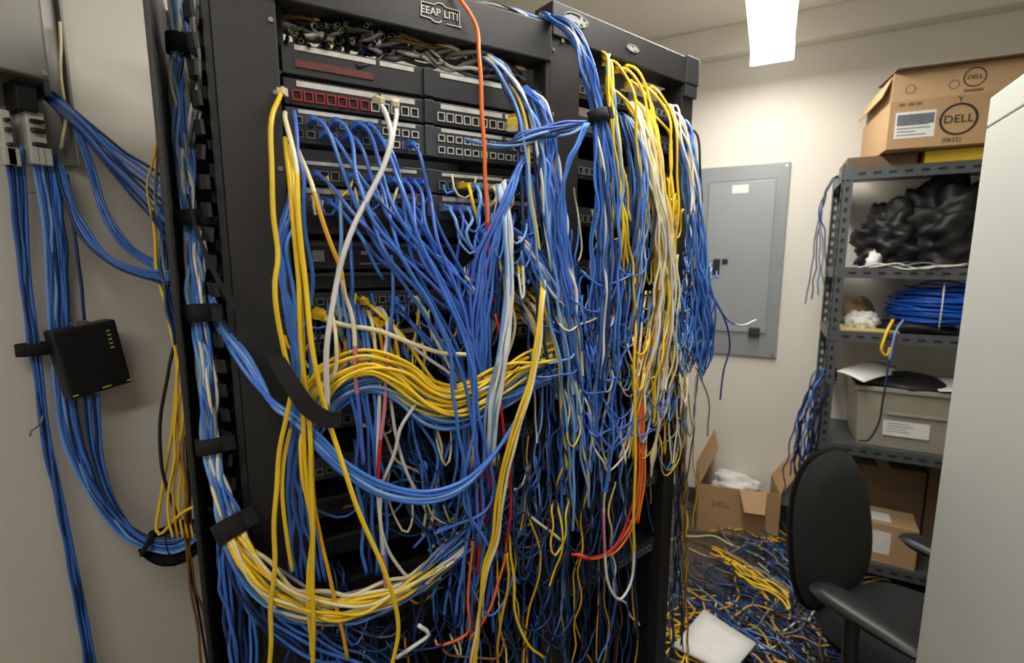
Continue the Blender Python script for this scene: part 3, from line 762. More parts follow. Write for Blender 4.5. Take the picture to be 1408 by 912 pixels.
flap(0, fdp, 0.24, T_((-fw / 2, 0, fh)) @ Matrix.Rotation(PI / 2, 4, 'Z') @ Matrix.Rotation(math.radians(112), 4, 'X'))
flap(-fdp, 0, 0.21, T_((fw / 2, 0, fh)) @ Matrix.Rotation(-PI / 2, 4, 'Z') @ Matrix.Rotation(math.radians(58), 4, 'X'))
link('faded_print', text_mesh('DELL', 0.045, 'faded_print', M_inkb, 0.0006), fb, (-0.09, -0.0006, fh * 0.62), RXF)
blob('packing_film', M_paper, (0.0, 0.17, 0.15), 0.13, 0.11, 0.10, 91, 0.3, fb, n=48, freq=4.0, ridge=True)
MB().box(0.05, 0.12, -0.002, 0.001, fh - 0.04, fh - 0.01).build('tape', M_paper, fb)

# white board on the floor
w0, w1, w2, w3 = on_z(968, 838, .095), on_z(1040, 884, .10), on_z(1005, 925, .095), on_z(926, 888, .095)
sheet('white_board', M_paper, [w3, w2, w1, w0], 0.012, 'square white board lying on the cable heap on the floor', 'board', 8, 0.001, 4)

# ------------------------------------------------------------------ office chair
M_fab = mat('chair_fabric', (27, 26, 26), 0.95, var=0.08, scale=60, bump=0.5, bscale=500)
M_shell = mat('chair_plastic', (27, 27, 28), 0.42, var=0.05)
HD = math.radians(-33)
bc = Vector((0.235, 1.88, 0))
fwd = Vector((math.cos(HD), math.sin(HD), 0))
base = bc + fwd * 0.245
ch_ = thing('office_chair', 'black fabric office chair with armrests beside the shelving', 'chair', (base.x, base.y, 0), HD)
def cushion(name, m, outline, h0, h1, M, rings=7, n=40, power=2.4):
    """padded slab: outline(angle)->(x,y); bulges h1 up and h0 down"""
    v = []; f = []
    for side, hh_ in ((1, h1), (-1, h0)):
        for r in range(rings + 1):
            s = r / rings
            k = (1 - s ** power) ** (1 / power)
            for i in range(n):
                x, y = outline(2 * PI * i / n)
                v.append((x * s, y * s, side * hh_ * k))
    o = (rings + 1) * n
    for r in range(rings):
        for i in range(n):
            a_, b_ = r * n + i, r * n + (i + 1) % n
            f.append((a_, a_ + n, b_ + n, b_)); f.append((o + a_, o + b_, o + b_ + n, o + a_ + n))
    v = [M @ Vector(p) for p in v]
    return MB().add(v, f, 0, True).build(name, m, ch_)
def sup(rx, ry, p=3.0, tp=0.0):
    def g(a_):
        c, s = math.cos(a_), math.sin(a_)
        x = rx * math.copysign(abs(c) ** (2 / p), c); y = ry * math.copysign(abs(s) ** (2 / p), s)
        return x * (1 + tp * y / ry), y
    return g
# local x forward, y left, z up
MBk = T_((-0.235, 0, 0.655)) @ Matrix.Rotation(math.radians(-9), 4, 'Y') @ Matrix(((0, 0, 1, 0), (1, 0, 0, 0), (0, 1, 0, 0), (0, 0, 0, 1)))
cushion('backrest', M_fab, sup(0.225, 0.255, 2.6, -0.06), 0.012, 0.045, MBk)
cushion('back_shell', M_shell, sup(0.236, 0.265, 2.6, -0.06), 0.035, 0.012, T_((-0.012, 0, 0)) @ MBk)
cushion('seat', M_fab, sup(0.235, 0.24, 3.2, 0.0), 0.03, 0.045, T_((0.03, 0, 0.425)), power=3.2)
cushion('seat_pan', M_shell, sup(0.22, 0.225, 3.2, 0.0), 0.03, 0.02, T_((0.03, 0, 0.395)), power=3.2)
b = MB(); b.tube(spline([(-0.05, 0, 0.37), (-0.22, 0, 0.36), (-0.29, 0, 0.42), (-0.275, 0, 0.56)], 0.02), 0.022, 8); b.build('back_bracket', M_shell, ch_)
for sd in (-1, 1):
    b = MB(); b.tube(spline([(-0.02, sd * 0.15, 0.375), (-0.02, sd * 0.265, 0.39), (-0.03, sd * 0.275, 0.5), (-0.03, sd * 0.27, 0.575)], 0.02), 0.02, 8)
    ar = b.build('arm_support', M_shell, ch_)
    cushion('armrest', M_shell, sup(0.155, 0.052, 3.6), 0.022, 0.02, T_((0.01, sd * 0.268, 0.59)) @ Matrix.Rotation(math.radians(3), 4, 'Y'), power=2.6)
MB().cyl((0.02, 0, 0.1), (0.02, 0, 0.38), 0.028, 16).build('gas_column', M_shell, ch_)
for k in range(5):
    a_ = 2 * PI * k / 5 + 0.3; d_ = Vector((math.cos(a_), math.sin(a_), 0))
    b = MB(); b.tube([Vector((.02, 0, .115)), Vector((.02, 0, .11)) + d_ * 0.15, Vector((.02, 0, .085)) + d_ * 0.29], [0.03, 0.025, 0.018], 8)
    lg = b.build('base_leg', M_shell, ch_)
    e_ = Vector((.02, 0, .03)) + d_ * 0.29; s_ = Vector((-d_.y, d_.x, 0))
    b = MB()
    for q_ in (-1, 1): b.cyl(e_ + s_ * 0.008 * q_, e_ + s_ * 0.026 * q_, 0.028, 16)
    b.cyl(e_ + Vector((0, 0, 0.0)), e_ + Vector((0, 0, 0.055)), 0.009, 8)
    b.build('caster', M_shell, lg)

# ------------------------------------------------------------------ cables
def proj(P):
    d = P - CAM
    xr = d.x * cy + d.y * sy; f = -d.x * sy + d.y * cy
    zc = f * cp - d.z * sp; yd = -(d.z * cp + f * sp)
    return 704 + FPX * xr / zc, 456 + FPX * yd / zc
def PT(p, fn=K):
    return p if isinstance(p, Vector) else fn(*p)
GEN, FLOORG, NETG = {}, {}, {}           # loose strands past the countable ones, by colour
def plug_mesh(col):
    b = MB()
    v = []
    for (y, w_, h_) in ((0.0, 0.0058, 0.0052), (0.014, 0.0072, 0.0064), (0.042, 0.0040, 0.0038)):
        for sx, sz in ((-1, -1), (1, -1), (1, 1), (-1, 1)): v.append((sx * w_, -y, sz * h_))
    b.add(v, [(0, 1, 5, 4), (1, 2, 6, 5), (2, 3, 7, 6), (3, 0, 4, 7), (4, 5, 9, 8), (5, 6, 10, 9), (6, 7, 11, 10), (7, 4, 8, 11), (8, 9, 10, 11), (3, 2, 1, 0)])
    b.box(-0.0015, 0.0015, -0.016, 0.0, 0.0048, 0.0085)
    return b.mesh('plug', CAB.get(col, M_boot_dark))
PLUG = {}
def tube_obj(C, r, cols, n=7, name='patch_cable'):
    """cols: a colour, or a list of (end_fraction, colour)"""
    o0 = C[0].copy()
    V, F = tube_arrays(C - o0, r, n)
    k = len(C)
    me = bpy.data.meshes.new(name)
    faces = F.tolist(); faces.append(list(range(n - 1, -1, -1))); faces.append(list(range((k - 1) * n, k * n)))
    me.from_pydata(V.tolist(), [], faces)
    if isinstance(cols, str): me.materials.append(CAB[cols])
    else:
        for _, c in cols: me.materials.append(CAB[c])
        fr_ = np.repeat(np.arange(k - 1) / (k - 1), n); mi = np.zeros(len(fr_), int)
        for i, (e, c) in enumerate(cols[:-1]): mi[fr_ >= e] = i + 1
        me.polygons.foreach_set('material_index', mi.tolist() + [0, len(cols) - 1])
    me.polygons.foreach_set('use_smooth', [True] * len(faces))
    me.update()
    return link(name, me, None, tuple(o0))
CAT = 'cable'
NCAB = [0]
def cab(cols, pts, label, group=None, dia=0.0064, wob=0.0025, plug=None, fn=K, step=0.012, rawC=None, name='patch_cable', store=None):
    C = spline([PT(p, fn) for p in pts], step) if rawC is None else rawC
    if wob: C = wobble(C, wob)
    if store is not None:
        loose(store, cols, C, dia / 2); return
    o = tube_obj(C, dia / 2, cols, name=name)
    tag(o, label, CAT, group)
    NCAB[0] += 1
    if plug:
        if plug not in PLUG: PLUG[plug] = plug_mesh(plug)
        d = Vector(C[min(3, len(C) - 1)] - C[0])
        a = math.atan2(d.y, d.x) + PI / 2
        el = math.atan2(d.z, math.hypot(d.x, d.y))
        link('plug', PLUG[plug], o, (0, 0, 0), (-el * 0.6, 0, a))
    return o
def loose(store, col, C, r, n=5): store.setdefault(col, []).append(tube_arrays(C, r, n))
def flush(store, name, label, cat, parent=None):
    Vs = []; Fs = []; Ms = []; base_ = 0; names = list(store)
    for i, c in enumerate(names):
        for V, F in store[c]:
            Vs.append(V); Fs.append(F + base_); Ms.append(np.full(len(F), i)); base_ += len(V)
    V = np.vstack(Vs); F = np.vstack(Fs).astype(np.int32); M_ = np.concatenate(Ms).astype(np.int32)
    me = bpy.data.meshes.new(name)
    me.vertices.add(len(V)); me.vertices.foreach_set('co', V.astype(np.float32).ravel())
    me.loops.add(len(F) * 4); me.loops.foreach_set('vertex_index', F.ravel())
    me.polygons.add(len(F)); me.polygons.foreach_set('loop_start', np.arange(0, len(F) * 4, 4, dtype=np.int32))
    me.polygons.foreach_set('material_index', M_); me.polygons.foreach_set('use_smooth', np.ones(len(F), bool))
    for c in names: me.materials.append(CAB[c])
    me.update(calc_edges=True); me.validate()
    o = link(name, me)
    return tag(o, label, cat, kind='stuff')
def pick(cols):
    ks = list(cols); w_ = np.array([cols[k] for k in ks], float)
    return ks[RNG.choice(len(ks), p=w_ / w_.sum())]
BL = {'blue': 54, 'navy': 24, 'sky': 9, 'violet': 9, 'white': 3, 'cream': 3}
BLW = {'blue': 44, 'navy': 20, 'sky': 14, 'violet': 8, 'white': 8, 'cream': 5, 'yellow': 3}
DK = {'navy': 64, 'blue': 7, 'black': 14, 'gold': 6, 'yellow': 2, 'grey': 3, 'cream': 1, 'brown': 4}  # navy-heavy mix puts the dimness of the lower racks into the cable colours
YW = {'yellow': 32, 'cream': 44, 'gold': 8, 'white': 16}
def bundle(path, n, cols, spread, label=None, group=None, dia=0.0064, store=None, a=0.0, b=0.0, wob=0.004, fn=K, dsq=0.6, swirl=1.2, nrm=None, r=None, step=0.012, plug=None, keep=None):
    P = [PT(p, fn) for p in path]
    C = spline(P, step); k = len(C)
    t = np.linspace(0, 1, k)
    # control point fractions by arc length
    D = [0.0]
    for u, v in zip(P, P[1:]): D.append(D[-1] + (v - u).length)
    sp_ = np.interp(t, np.array(D) / D[-1], spread if hasattr(spread, '__len__') else [spread] * len(P))
    T = np.gradient(C, axis=0); T /= np.linalg.norm(T, axis=1)[:, None]
    Nn = np.array(tuple(nrm if nrm is not None else (N1 * 0.5 + N2 * 0.5)))
    Sd = np.cross(T, Nn); Sd /= np.linalg.norm(Sd, axis=1)[:, None] + 1e-9
    Nv = np.cross(Sd, T)
    for i in range(n):
        rho = math.sqrt(RNG.random()); th = RNG.random() * 6.283
        sw = RNG.normal() * swirl
        thv = th + sw * t + 0.35 * np.sin(t * RNG.uniform(3, 9) + RNG.random() * 6)
        rr = rho * (1 + 0.25 * np.sin(t * RNG.uniform(3, 10) + RNG.random() * 6))
        Q = C + (sp_ * rr * np.cos(thv))[:, None] * Sd + (sp_ * rr * np.sin(thv) * dsq)[:, None] * Nv
        i0 = int(RNG.random() * a * k); i1 = k - int((RNG.random() if b < 0.55 else 0.4 + 0.6 * RNG.random()) * b * k)
        Q = Q[i0:i1]
        if len(Q) < 6: continue
        c = pick(cols)
        dd = dia * RNG.uniform(0.88, 1.08)
        if store is None and keep is not None and i >= keep: loose(GEN, c, wobble(Q, wob), dd / 2)
        elif store is None: cab(c, None, label if isinstance(label, str) else label[c], group, dd, wob, rawC=Q, plug=(c if plug else None))
        else: loose(store, c, wobble(Q, wob), dd / 2)

# --- fan of blue patch cables across the first rack
G = 'blue cables fanning out over the left rack'
LB = 'blue cable in the fan running from the left rack sockets down to the central trunk'
def fan(key, ks, tx, ty, cols, lab=LB, grp=G, off=0.075, plug=True, low=True, dia=0.0068, store=None):
    for k in ks:
        x, y, z = PORTS1[key][k]
        p = P1 + D1 * x - N1 * (y - 0.004) + Vector((0, 0, z))
        sx, sy_ = proj(p)
        ex = tx + RNG.normal() * 13; ey = ty + RNG.normal() * 28
        c = pick(cols)
        o1 = off + RNG.uniform(-0.02, 0.03)
        pts = [p, p + N1 * 0.035 + Vector((0, 0, -0.003)), PT((sx + 14 + 0.06 * (ex - sx), sy_ + 16, 0.055))]
        for f in (0.35, 0.7):
            pts.append(PT((sx + (ex - sx) * f + RNG.normal() * 5, sy_ + (ey - sy_) * (f * 0.9 + 0.07) + RNG.normal() * 6, o1)))
        pts.append(PT((ex, ey, o1)))
        if low:
            bx_ = 655 + RNG.normal() * 22
            pts += [PT((ex * 0.5 + bx_ * 0.5, ey + 90, o1)), PT((bx_ + RNG.normal() * 14, 690, o1 - 0.01)), PT((bx_ - 12 + RNG.normal() * 34, RNG.uniform(700, 900), o1 - 0.02))]
        else:
            pts += [PT((ex + RNG.normal() * 14, ey + RNG.uniform(50, 110), o1))]
        if lab == LB: lab_ = fanlabel(c, key, k)
        else: lab_ = lab
        cab(c, pts, lab_, grp, dia, 0.0018, plug=(c if plug else None), store=store)
FANK = {'ct': [1, 3, 5, 6], 'cb': [2, 4, 7, 10], 'd': [1, 4, 6, 8, 9, 10, 11], 'e': [2, 5, 8, 10]}
ORD = ['first', 'second', 'third', 'fourth', 'fifth', 'sixth', 'seventh']
def fanlabel(c, key, k):
    if key == 'c' and k >= 24: row, kk, nm = 'cb', k - 24, 'lower row of the grey panel'
    else: row, kk, nm = ('ct' if key == 'c' else key), k, {'c': 'upper row of the grey panel', 'd': 'panel below the grey one', 'e': 'fifth panel down'}[key]
    return '%s cable, %s plug from the left on the %s' % ({'blue': 'blue', 'violet': 'violet-blue', 'sky': 'light blue', 'navy': 'dark blue'}.get(c, c), ORD[FANK[row].index(kk)], nm)
bl2 = {'blue': 80, 'violet': 14, 'sky': 6}
fan('c', [1, 3, 5, 6], 640, 500, bl2, off=0.10)
fan('c', [26, 28, 31, 34], 655, 440, bl2)
fan('d', [1, 4, 6, 8, 9], 640, 470, bl2, off=0.085)
fan('d', [10, 11], 655, 430, bl2)
fan('e', [2, 5, 8, 10], 650, 450, bl2)
fan('e', [12, 13, 14, 15, 16, 17, 18], 664, 400, bl2, 'blue cable curling out of the sockets left of the orange lead', 'blue cables left of the orange lead', 0.07)
fan('d', [14, 15, 16, 17, 18, 19], 690, 400, {'yellow': 4, 'cream': 4, 'white': 2, 'sky': 2}, 'pale or yellow cable curling out beside the orange lead in the left rack', 'pale cables beside the orange lead', 0.06)
fan('g', [5, 8, 10, 11, 30, 32], 640, 560, {'blue': 8, 'white': 2, 'yellow': 2}, 'cable leaving the sockets of the mid-height switch', 'cables at the mid-height switch', 0.06, low=True)
fan('h', [3, 5, 8, 10], 600, 640, {'blue': 8, 'cream': 2}, 'cable leaving the panel behind the yellow swag', 'cables behind the yellow swag', 0.04, low=False, store=GEN)
fan('i', [4, 6, 8, 9, 11], 610, 690, {'navy': 6, 'blue': 4, 'cream': 1}, 'dark cable drooping in the black gap above the big blue loop', 'dark cables in the middle gap', 0.035, low=False, store=GEN)
fan('j', [6, 7, 9, 10], 600, 760, {'navy': 6, 'blue': 4}, 'dark blue cable drooping below the big blue loop', 'dark cables below the blue loop', 0.03, low=False, store=GEN)

# --- near yellow leads on the left upright
GY = 'yellow leads hanging in front of the left upright'
yl1 = 'yellow lead bowing out from the first red framed socket, leftmost of all on the rack'
cab('yellow', [(391, 128, 0.0), (384, 130, .04), (376, 160, .09), (372, 230, .11), (377, 295, .12), (382, 350, .125), (378, 390, .13), (382, 440, .13), (391, 485, .13), (402, 530, .125), (394, 572, .12), (382, 640, .12), (377, 760, .12), (370, 930, .11), (366, 1060, .09), (372, 1150, .06)], yl1, GY, 0.0075, 0.001, 'cream')
cab([(0.12, 'cream'), (1, 'yellow')], [(392, 155, .0), (393, 165, .05), (400, 195, .09), (407, 235, .11), (411, 300, .12), (419, 378, .125), (424, 440, .13), (431, 490, .13), (447, 560, .125), (460, 605, .13), (490, 695, .14), (530, 790, .14), (548, 860, .13), (536, 925, .12), (520, 1010, .10), (524, 1090, .07)], 'long yellow lead swinging right below the black strap to the bottom of the photo', GY, 0.0078, 0.001)
cab('yellow', [(392, 190, .02), (396, 232, .08), (402, 290, .115), (410, 378, .12), (412, 440, .125), (418, 510, .125), (424, 570, .12), (428, 640, .125), (430, 760, .125), (430, 930, .12), (428, 1060, .10), (436, 1140, .07)], 'straight yellow lead, third from the left on the rack', GY, 0.0075, 0.001)
cab('yellow', [(396, 200, .02), (402, 245, .08), (406, 320, .11), (414, 400, .12), (416, 470, .12), (416, 560, .12), (423, 660, .12), (428, 740, .12), (428, 840, .11)], 'yellow lead running close behind the straight one', GY, 0.007, 0.0015)
cab('yellow', [(400, 590, .10), (391, 630, .11), (388, 680, .115), (394, 740, .11), (402, 785, .10)], 'short yellow lead curving beside the leftmost yellow fall', GY, 0.0065, 0.001)
cab('yellow', [(420, 585, .10), (412, 610, .11), (417, 650, .115), (424, 690, .115), (428, 735, .11), (424, 800, .11), (428, 900, .1)], 'yellow lead below the strap, beside the straight yellow fall', GY, 0.0068, 0.0015)
cab('gold', [(428, 600, .10), (432, 690, .105), (440, 740, .11), (452, 785, .11), (464, 840, .11), (478, 905, .10)], 'darker gold lead slanting right towards the bottom', GY, 0.0066, 0.001)
cab([(0.3, 'violet'), (1, 'blue')], [(404, 153, .01), (409, 180, .05), (409, 215, .07), (417, 250, .08), (421, 330, .085), (430, 395, .085), (424, 450, .085), (428, 520, .08)], 'violet-blue lead beside the yellow leads, plugged at the end of the grey panel', None, 0.0068, 0.0015)
cab([(0.16, 'cream'), (0.42, 'gold'), (0.6, 'cream'), (0.75, 'pink'), (1, 'violet')], [(409, 205, .03), (421, 235, .07), (433, 268, .09), (455, 335, .10), (468, 370, .10), (474, 405, .10), (484, 440, .10), (490, 520, .10), (500, 640, .09)], 'cream and gold lead crossing the long white cable', None, 0.0074, 0.001)
GB = 'blue leads behind the yellow leads'
for i in range(7):
    j = RNG.normal() * 4
    cab(pick(bl2), [(404 + j, 246 + 6 * i, .0), (396 + j, 275 + 5 * i, .05), (387 + j, 335, .075), (392 + j, 400, .08), (400 + i * 1.5, 470, .085), (405 + i, 530, .09), (402 + i * 2, 600, .085), (396 + i * 5, 690, .07), (400 + i * 8, 800, .05)], 'blue lead woven behind the near yellow leads', GB, 0.0066, 0.003)
# --- white cables
cab('white', [(516, 137, .005), (527, 148, .05), (536, 173, .085), (538, 195, .10), (527, 230, .11), (512, 260, .115), (489, 305, .12), (473, 347, .125), (463, 388, .125), (455, 437, .13), (449, 489, .13), (450, 562, .12)], 'thick white cable curving down across the left rack, longest of the white ones', None, 0.0088, 0.0008, 'cream')
cab('white', [(543, 140, .0), (545, 158, .05), (542, 178, .08), (538, 200, .095), (530, 222, .10), (520, 243, .10)], 'second white cable joining the thick white one near the top', None, 0.0078, 0.0006, 'cream')
cab('cream', [(456, 430, .06), (462, 460, .09), (462, 500, .10), (456, 525, .10)], 'short cream cable dangling beside the thick white one', None, 0.0066, 0.001)
cab('white', [(525, 425, .03), (532, 440, .06), (531, 470, .07), (524, 520, .08), (520, 590, .09), (520, 650, .09)], 'white cable dropping from the mid-height switch', None, 0.0072, 0.001)
cab('cream', [(505, 428, .03), (512, 445, .06), (515, 470, .07), (518, 510, .08), (521, 540, .08)], 'cream cable beside the white drop at mid height', None, 0.0068, 0.001)
cab('white', [(536, 540, .08), (544, 600, .085), (560, 650, .08), (578, 685, .07), (587, 705, .06)], 'pale cable slanting through the black gap below the swag', None, 0.0064, 0.0015)
cab('white', [(572, 555, .10), (553, 585, .10), (543, 620, .095), (532, 650, .09), (524, 668, .085)], 'grey white cable crossing in front of the black gap', None, 0.0068, 0.0015)
cab([(0.3, 'pink'), (0.5, 'red'), (0.75, 'white'), (1, 'pink')], [(533, 490, .09), (528, 560, .10), (522, 620, .105), (521, 700, .10), (527, 760, .10), (532, 830, .09)], 'pink and red cable hanging at the left of the black gap', None, 0.007, 0.001)
cab('white', [(524, 660, .08), (524, 720, .08), (535, 760, .085), (552, 785, .08), (568, 798, .07)], 'white cable hooking right above the lowest swag', None, 0.0064, 0.001)
for i in range(5):
    x = 478 + i * 7
    cab(pick({'blue': 6, 'navy': 4}), [(x - 8, 395 + i * 8, .04), (x - 2, 450, .075), (x + 4, 520, .085), (x + 12, 600, .08), (x + 16 + i * 2, 690, .075), (x + 26, 790, .06)], 'dark blue lead hanging in front of the yellow swag', 'dark blue leads in front of the swag', 0.007, 0.003)
for (x, y) in ((467, 268), (538, 352), (482, 330)):
    cab('blue' if x != 467 else 'sky', [(x, y, .03), (x + 1, y + 25, .06), (x + 2, y + 70, .07), (x - 3, y + 130, .07), (x + 4, y + 200, .06)], {467: 'light blue lead falling straight from the upper panels', 538: 'blue lead hanging straight in the middle of the fan', 482: 'blue lead in the dark gap right of the orange and cream one'}[x], None, 0.0066, 0.001)
cab('blue', [(488, 315, .05), (498, 330, .07), (510, 352, .075), (520, 372, .07), (527, 384, .06)], 'short loose blue end dangling in the dark gap', None, 0.006, 0.002)
# --- orange lead over the header
top = P1 + D1 * 0.385 + Vector((0, 0, H1))
cab([(0.75, 'orange'), (1, 'red')], [top - N1 * 0.10 + Vector((0, 0, 0.03)), top + N1 * 0.0 + Vector((0, 0, 0.015)), (652, 30, .03), (659, 80, .055), (663, 150, .07), (667, 240, .08), (671, 300, .085), (672, 360, .085), (677, 405, .08), (684, 432, .07)], 'single orange lead hanging over the header of the left rack', None, 0.0080, 0.0006)
# --- cables right of centre: trunk between the racks
GT = 'blue trunk between the racks'
LT = 'cable in the thick blue trunk hanging between the two racks'
bundle([(668, 78, -.01), (690, 98, .03), (714, 140, .05), (730, 200, .065), (738, 300, .08), (752, 400, .085), (770, 490, .085), (782, 600, .08), (788, 740, .07), (784, 900, .06)], 14, BLW, [.008, .01, .014, .022, .028, .03, .032, .04, .05, .05], LT, GT, b=0.62, keep=8)
bundle([(722, 122, -.01), (742, 142, .03), (755, 180, .05), (765, 260, .07), (772, 340, .08), (782, 430, .085), (792, 520, .08), (800, 640, .075), (800, 800, .06)], 16, BLW, [.01, .012, .016, .026, .03, .03, .032, .042, .05], LT, GT, b=0.62, keep=8)
bundle([(700, 172, -.01), (728, 172, .03), (745, 195, .05), (756, 260, .06), (764, 340, .065), (775, 430, .07), (790, 540, .06)], 9, {'yellow': 6, 'cream': 5, 'gold': 2}, [.012, .012, .014, .02, .02, .02, .02], 'yellow or cream cable turning down into the trunk from the right end of the panels', 'yellow cables turning into the trunk', b=0.4, plug=True)
for i in range(6):
    cab(pick(BLW), [(640 + i * 9, 192 + i * 2, .012), (672 + i * 6, 199 + i, .045), (712, 198 - i * 3, .065), (752, 190 - i * 3, .08), (784, 184 - i * 3, .09), (806, 172 - i, .095)], 'blue cable running level from the two-row panel to the strap on the second rack', 'level blue cables to the strap', 0.0062, 0.003)
for i in range(4):
    cab(pick(bl2), [(804 + i * 2, 170, .10), (791 + i * 2, 200, .10), (778 + i, 228, .10), (777 - i * 3, 290, .095), (786 - i * 4, 370, .09), (794 + i, 430, .09)], 'blue cable falling in a slant from the strap across the middle upright', 'slanting blue cables at the strap', 0.0064, 0.002)
for i in range(6):
    j = i * 5
    cab(pick({'blue': 6, 'violet': 4}), [(726 + j * .5, 204, .045), (716 - i, 232, .07), (703 - i * 2, 268, .085), (690 - j * .6, 312, .09), (680 - j, 360, .09), (672 - j, 430, .09), (665 - j * .5, 520, .085)], 'violet-blue cable slanting left into the knot beside the orange lead', 'blue cables slanting into the knot', 0.0066, 0.0025)
for i in range(5):
    cab(pick(bl2), [(731, 205 + i, .04), (742 + i * 2, 222, .07), (750 + i * 2, 270, .08), (755 + i * 3, 330, .085), (765 + i * 3, 400, .08)], 'blue cable dropping right of the slanting ones', 'blue drops right of the knot', 0.0064, 0.003)
for i in range(5):
    cab(pick(BL), [(732 - i * 2, 246 + i * 4, .0), (716 - i * 4, 247 + i * 3, .04), (703 - i * 4, 266 + i * 3, .065), (694 - i * 3, 310, .075), (690 - i * 6, 370, .08), (684 - i * 5, 440, .08)], 'blue cable arching out of the sockets right of the orange lead', 'blue arches right of the orange lead', 0.0064, 0.002, 'blue')
for i in range(9):
    cab(pick(BLW), [(680 + i * 3, 300 + i * 3, .06), (706 + i * 2, 314 + i * 3, .08), (735, 340 + i * 4, .085), (760 + i, 385 + i * 4, .085), (780 + i * 2, 450, .085), (800, 530 + i * 6, .08)], 'blue cable crossing from the knot down to the second rack', 'blue cables crossing to the second rack', 0.0062, 0.004)
for i in range(6):
    cab('white' if i % 3 else 'sky', [(684 + i * 2, 258 - i * 2, .05), (690 + i * 2, 290, .085), (693 + i * 2, 330, .095), (697 + i * 1.5, 390, .10), (692 + i * 2, 440, .105), (681 + i * 3, 500, .11), (670 + i * 3, 560, .105), (664 + i * 3, 640, .09)], 'pale cable of the light strand hanging right of the orange lead', 'pale strand right of the orange lead', 0.0066, 0.0015)
# --- yellow plugs right of the trunk at mid height
for i in range(11):
    x = 696 + i * 4.5; y = 398 + (i % 4) * 12
    cab(pick(YW), [(x, y, .0), (x + 8, y + 2, .035), (x + 24, y + 18, .055), (x + 38 - i, y + 48, .06), (752 + RNG.normal() * 8, 480 + RNG.normal() * 8, .06), (766, 520 + RNG.normal() * 14, .05)], 'yellow or cream cable in the cluster between the pale strand and the trunk', 'yellow cluster at mid height', 0.0066, 0.003, 'yellow')
# --- two yellow leads hanging far forward
for i in range(3):
    cab('yellow' if i < 2 else 'cream', [(745 + i * 2, 385, .09), (742 + i * 2, 430, .12), (733 + i * 3, 495, .13), (719 + i * 4, 552, .135), (700 + i * 4, 606, .13), (686 + i * 5, 668, .12), (676 + i * 4, 740, .11), (662 + i * 2, 805, .10), (654 - i * 4, 925, .09), (646 - i * 8, 1040, .07), (650 - i * 10, 1100 + i * 20, .06)], ['yellow lead slanting down left in front of everything, left of its pair', 'yellow lead slanting down left in front of everything, right of its pair', 'cream lead beside the slanting yellow pair'][i], None, 0.0066, 0.0015)
# --- swag of yellow and blue across the middle
GS = 'cables of the middle swag'
SWP = [(424, 575, .05), (436, 545, .07), (462, 520, .085), (505, 505, .09), (545, 518, .095), (585, 545, .095), (625, 553, .095), (668, 535, .09), (715, 508, .08), (768, 488, .07)]
bundle(SWP, 24, {'yellow': 60, 'cream': 28, 'white': 12}, .033, {'yellow': 'yellow cable in the wide swag across the left rack', 'cream': 'cream cable in the wide swag across the left rack', 'white': 'white cable in the wide swag across the left rack', 'gold': ''}, GS, 0.0066, a=0.08, b=0.35, wob=0.003, nrm=N1, keep=12)
bundle([(p[0] + 6, p[1] + 18, p[2] - .005) for p in SWP[:-1]] + [(790, 490, .07)], 22, {'blue': 60, 'sky': 40}, .028, {'blue': 'blue cable in the wide swag across the left rack', 'sky': 'light blue cable in the wide swag across the left rack'}, GS, 0.0066, a=0.1, b=0.1, wob=0.003, nrm=N1, keep=10)
cab('cream', [(432, 432, .02), (450, 440, .06), (478, 448, .08), (520, 455, .09), (570, 474, .095), (610, 486, .095), (650, 488, .09)], 'thick cream cable running level above the swag', None, 0.0085, 0.001, 'yellow')
for i in range(9):
    x = 440 + i * 10
    cab('yellow' if i % 3 else 'gold', [(x - 6, 428 + (i % 3) * 8, .0), (x + 3, 430 + (i % 3) * 8, .03), (x + 18, 446 + (i % 2) * 10, .05), (x + 26, 480, .06), (x + 30, 512, .075)], 'short yellow cable hooking out of the mid-height switch at its left end', 'yellow hooks at the mid-height switch', 0.007, 0.002, 'yellow')
# --- big blue loop
for i in range(4):
    d = i * 7
    cab(['blue', 'blue', 'sky', 'blue'][i], [(283 + i * 2, 420 - d, -.05), (305 + i * 2, 462 - d * .5, -.02), (330 + d * .6, 500 - d * .6, .015), (352 + d * .5, 528, .04), (375, 552 + d * .4, .08), (405, 575 + d * .3, .10), (440, 600 + d, .115), (480, 640 + d * .8, .12), (530, 666 + d * .9, .125), (590, 676 + d * .7, .125), (640, 660 + d * .5, .12), (682, 622, .115), (712, 575, .105), (735, 525, .09)], 'blue cable forming the big loop that sags below the swag', 'blue cables of the big loop', 0.0078, 0.001)
# --- duct bundle that becomes the lowest swag
GD = 'cables of the duct bundle and lowest swag'
DP = [(243, -30, -.10), (245, 60, -.10), (251, 180, -.08), (262, 300, -.06), (271, 400, -.03), (278, 470, -.02), (286, 560, 0), (296, 650, .02), (316, 722, .05), (340, 778, .075), (385, 822, .09), (450, 842, .095), (515, 832, .09), (568, 806, .08), (615, 765, .065), (660, 728, .06), (705, 700, .055), (728, 692, .05)]
bundle(DP, 20, {'blue': 54, 'sky': 28, 'navy': 18}, [.011] * 8 + [.016, .024, .03, .032, .03, .028, .03, .035, .03, .02], 'blue cable strapped down the finger duct and sweeping into the lowest swag', GD, 0.0064, a=0.05, b=0.12, nrm=N1, keep=13)
bundle(DP, 8, {'white': 3, 'yellow': 1, 'grey': 3, 'cream': 1}, [.010] * 8 + [.014, .02, .026, .03, .028, .026, .03, .03, .03, .02], 'pale cable among the blue ones strapped down the finger duct', GD, 0.006, b=0.1, nrm=N1)
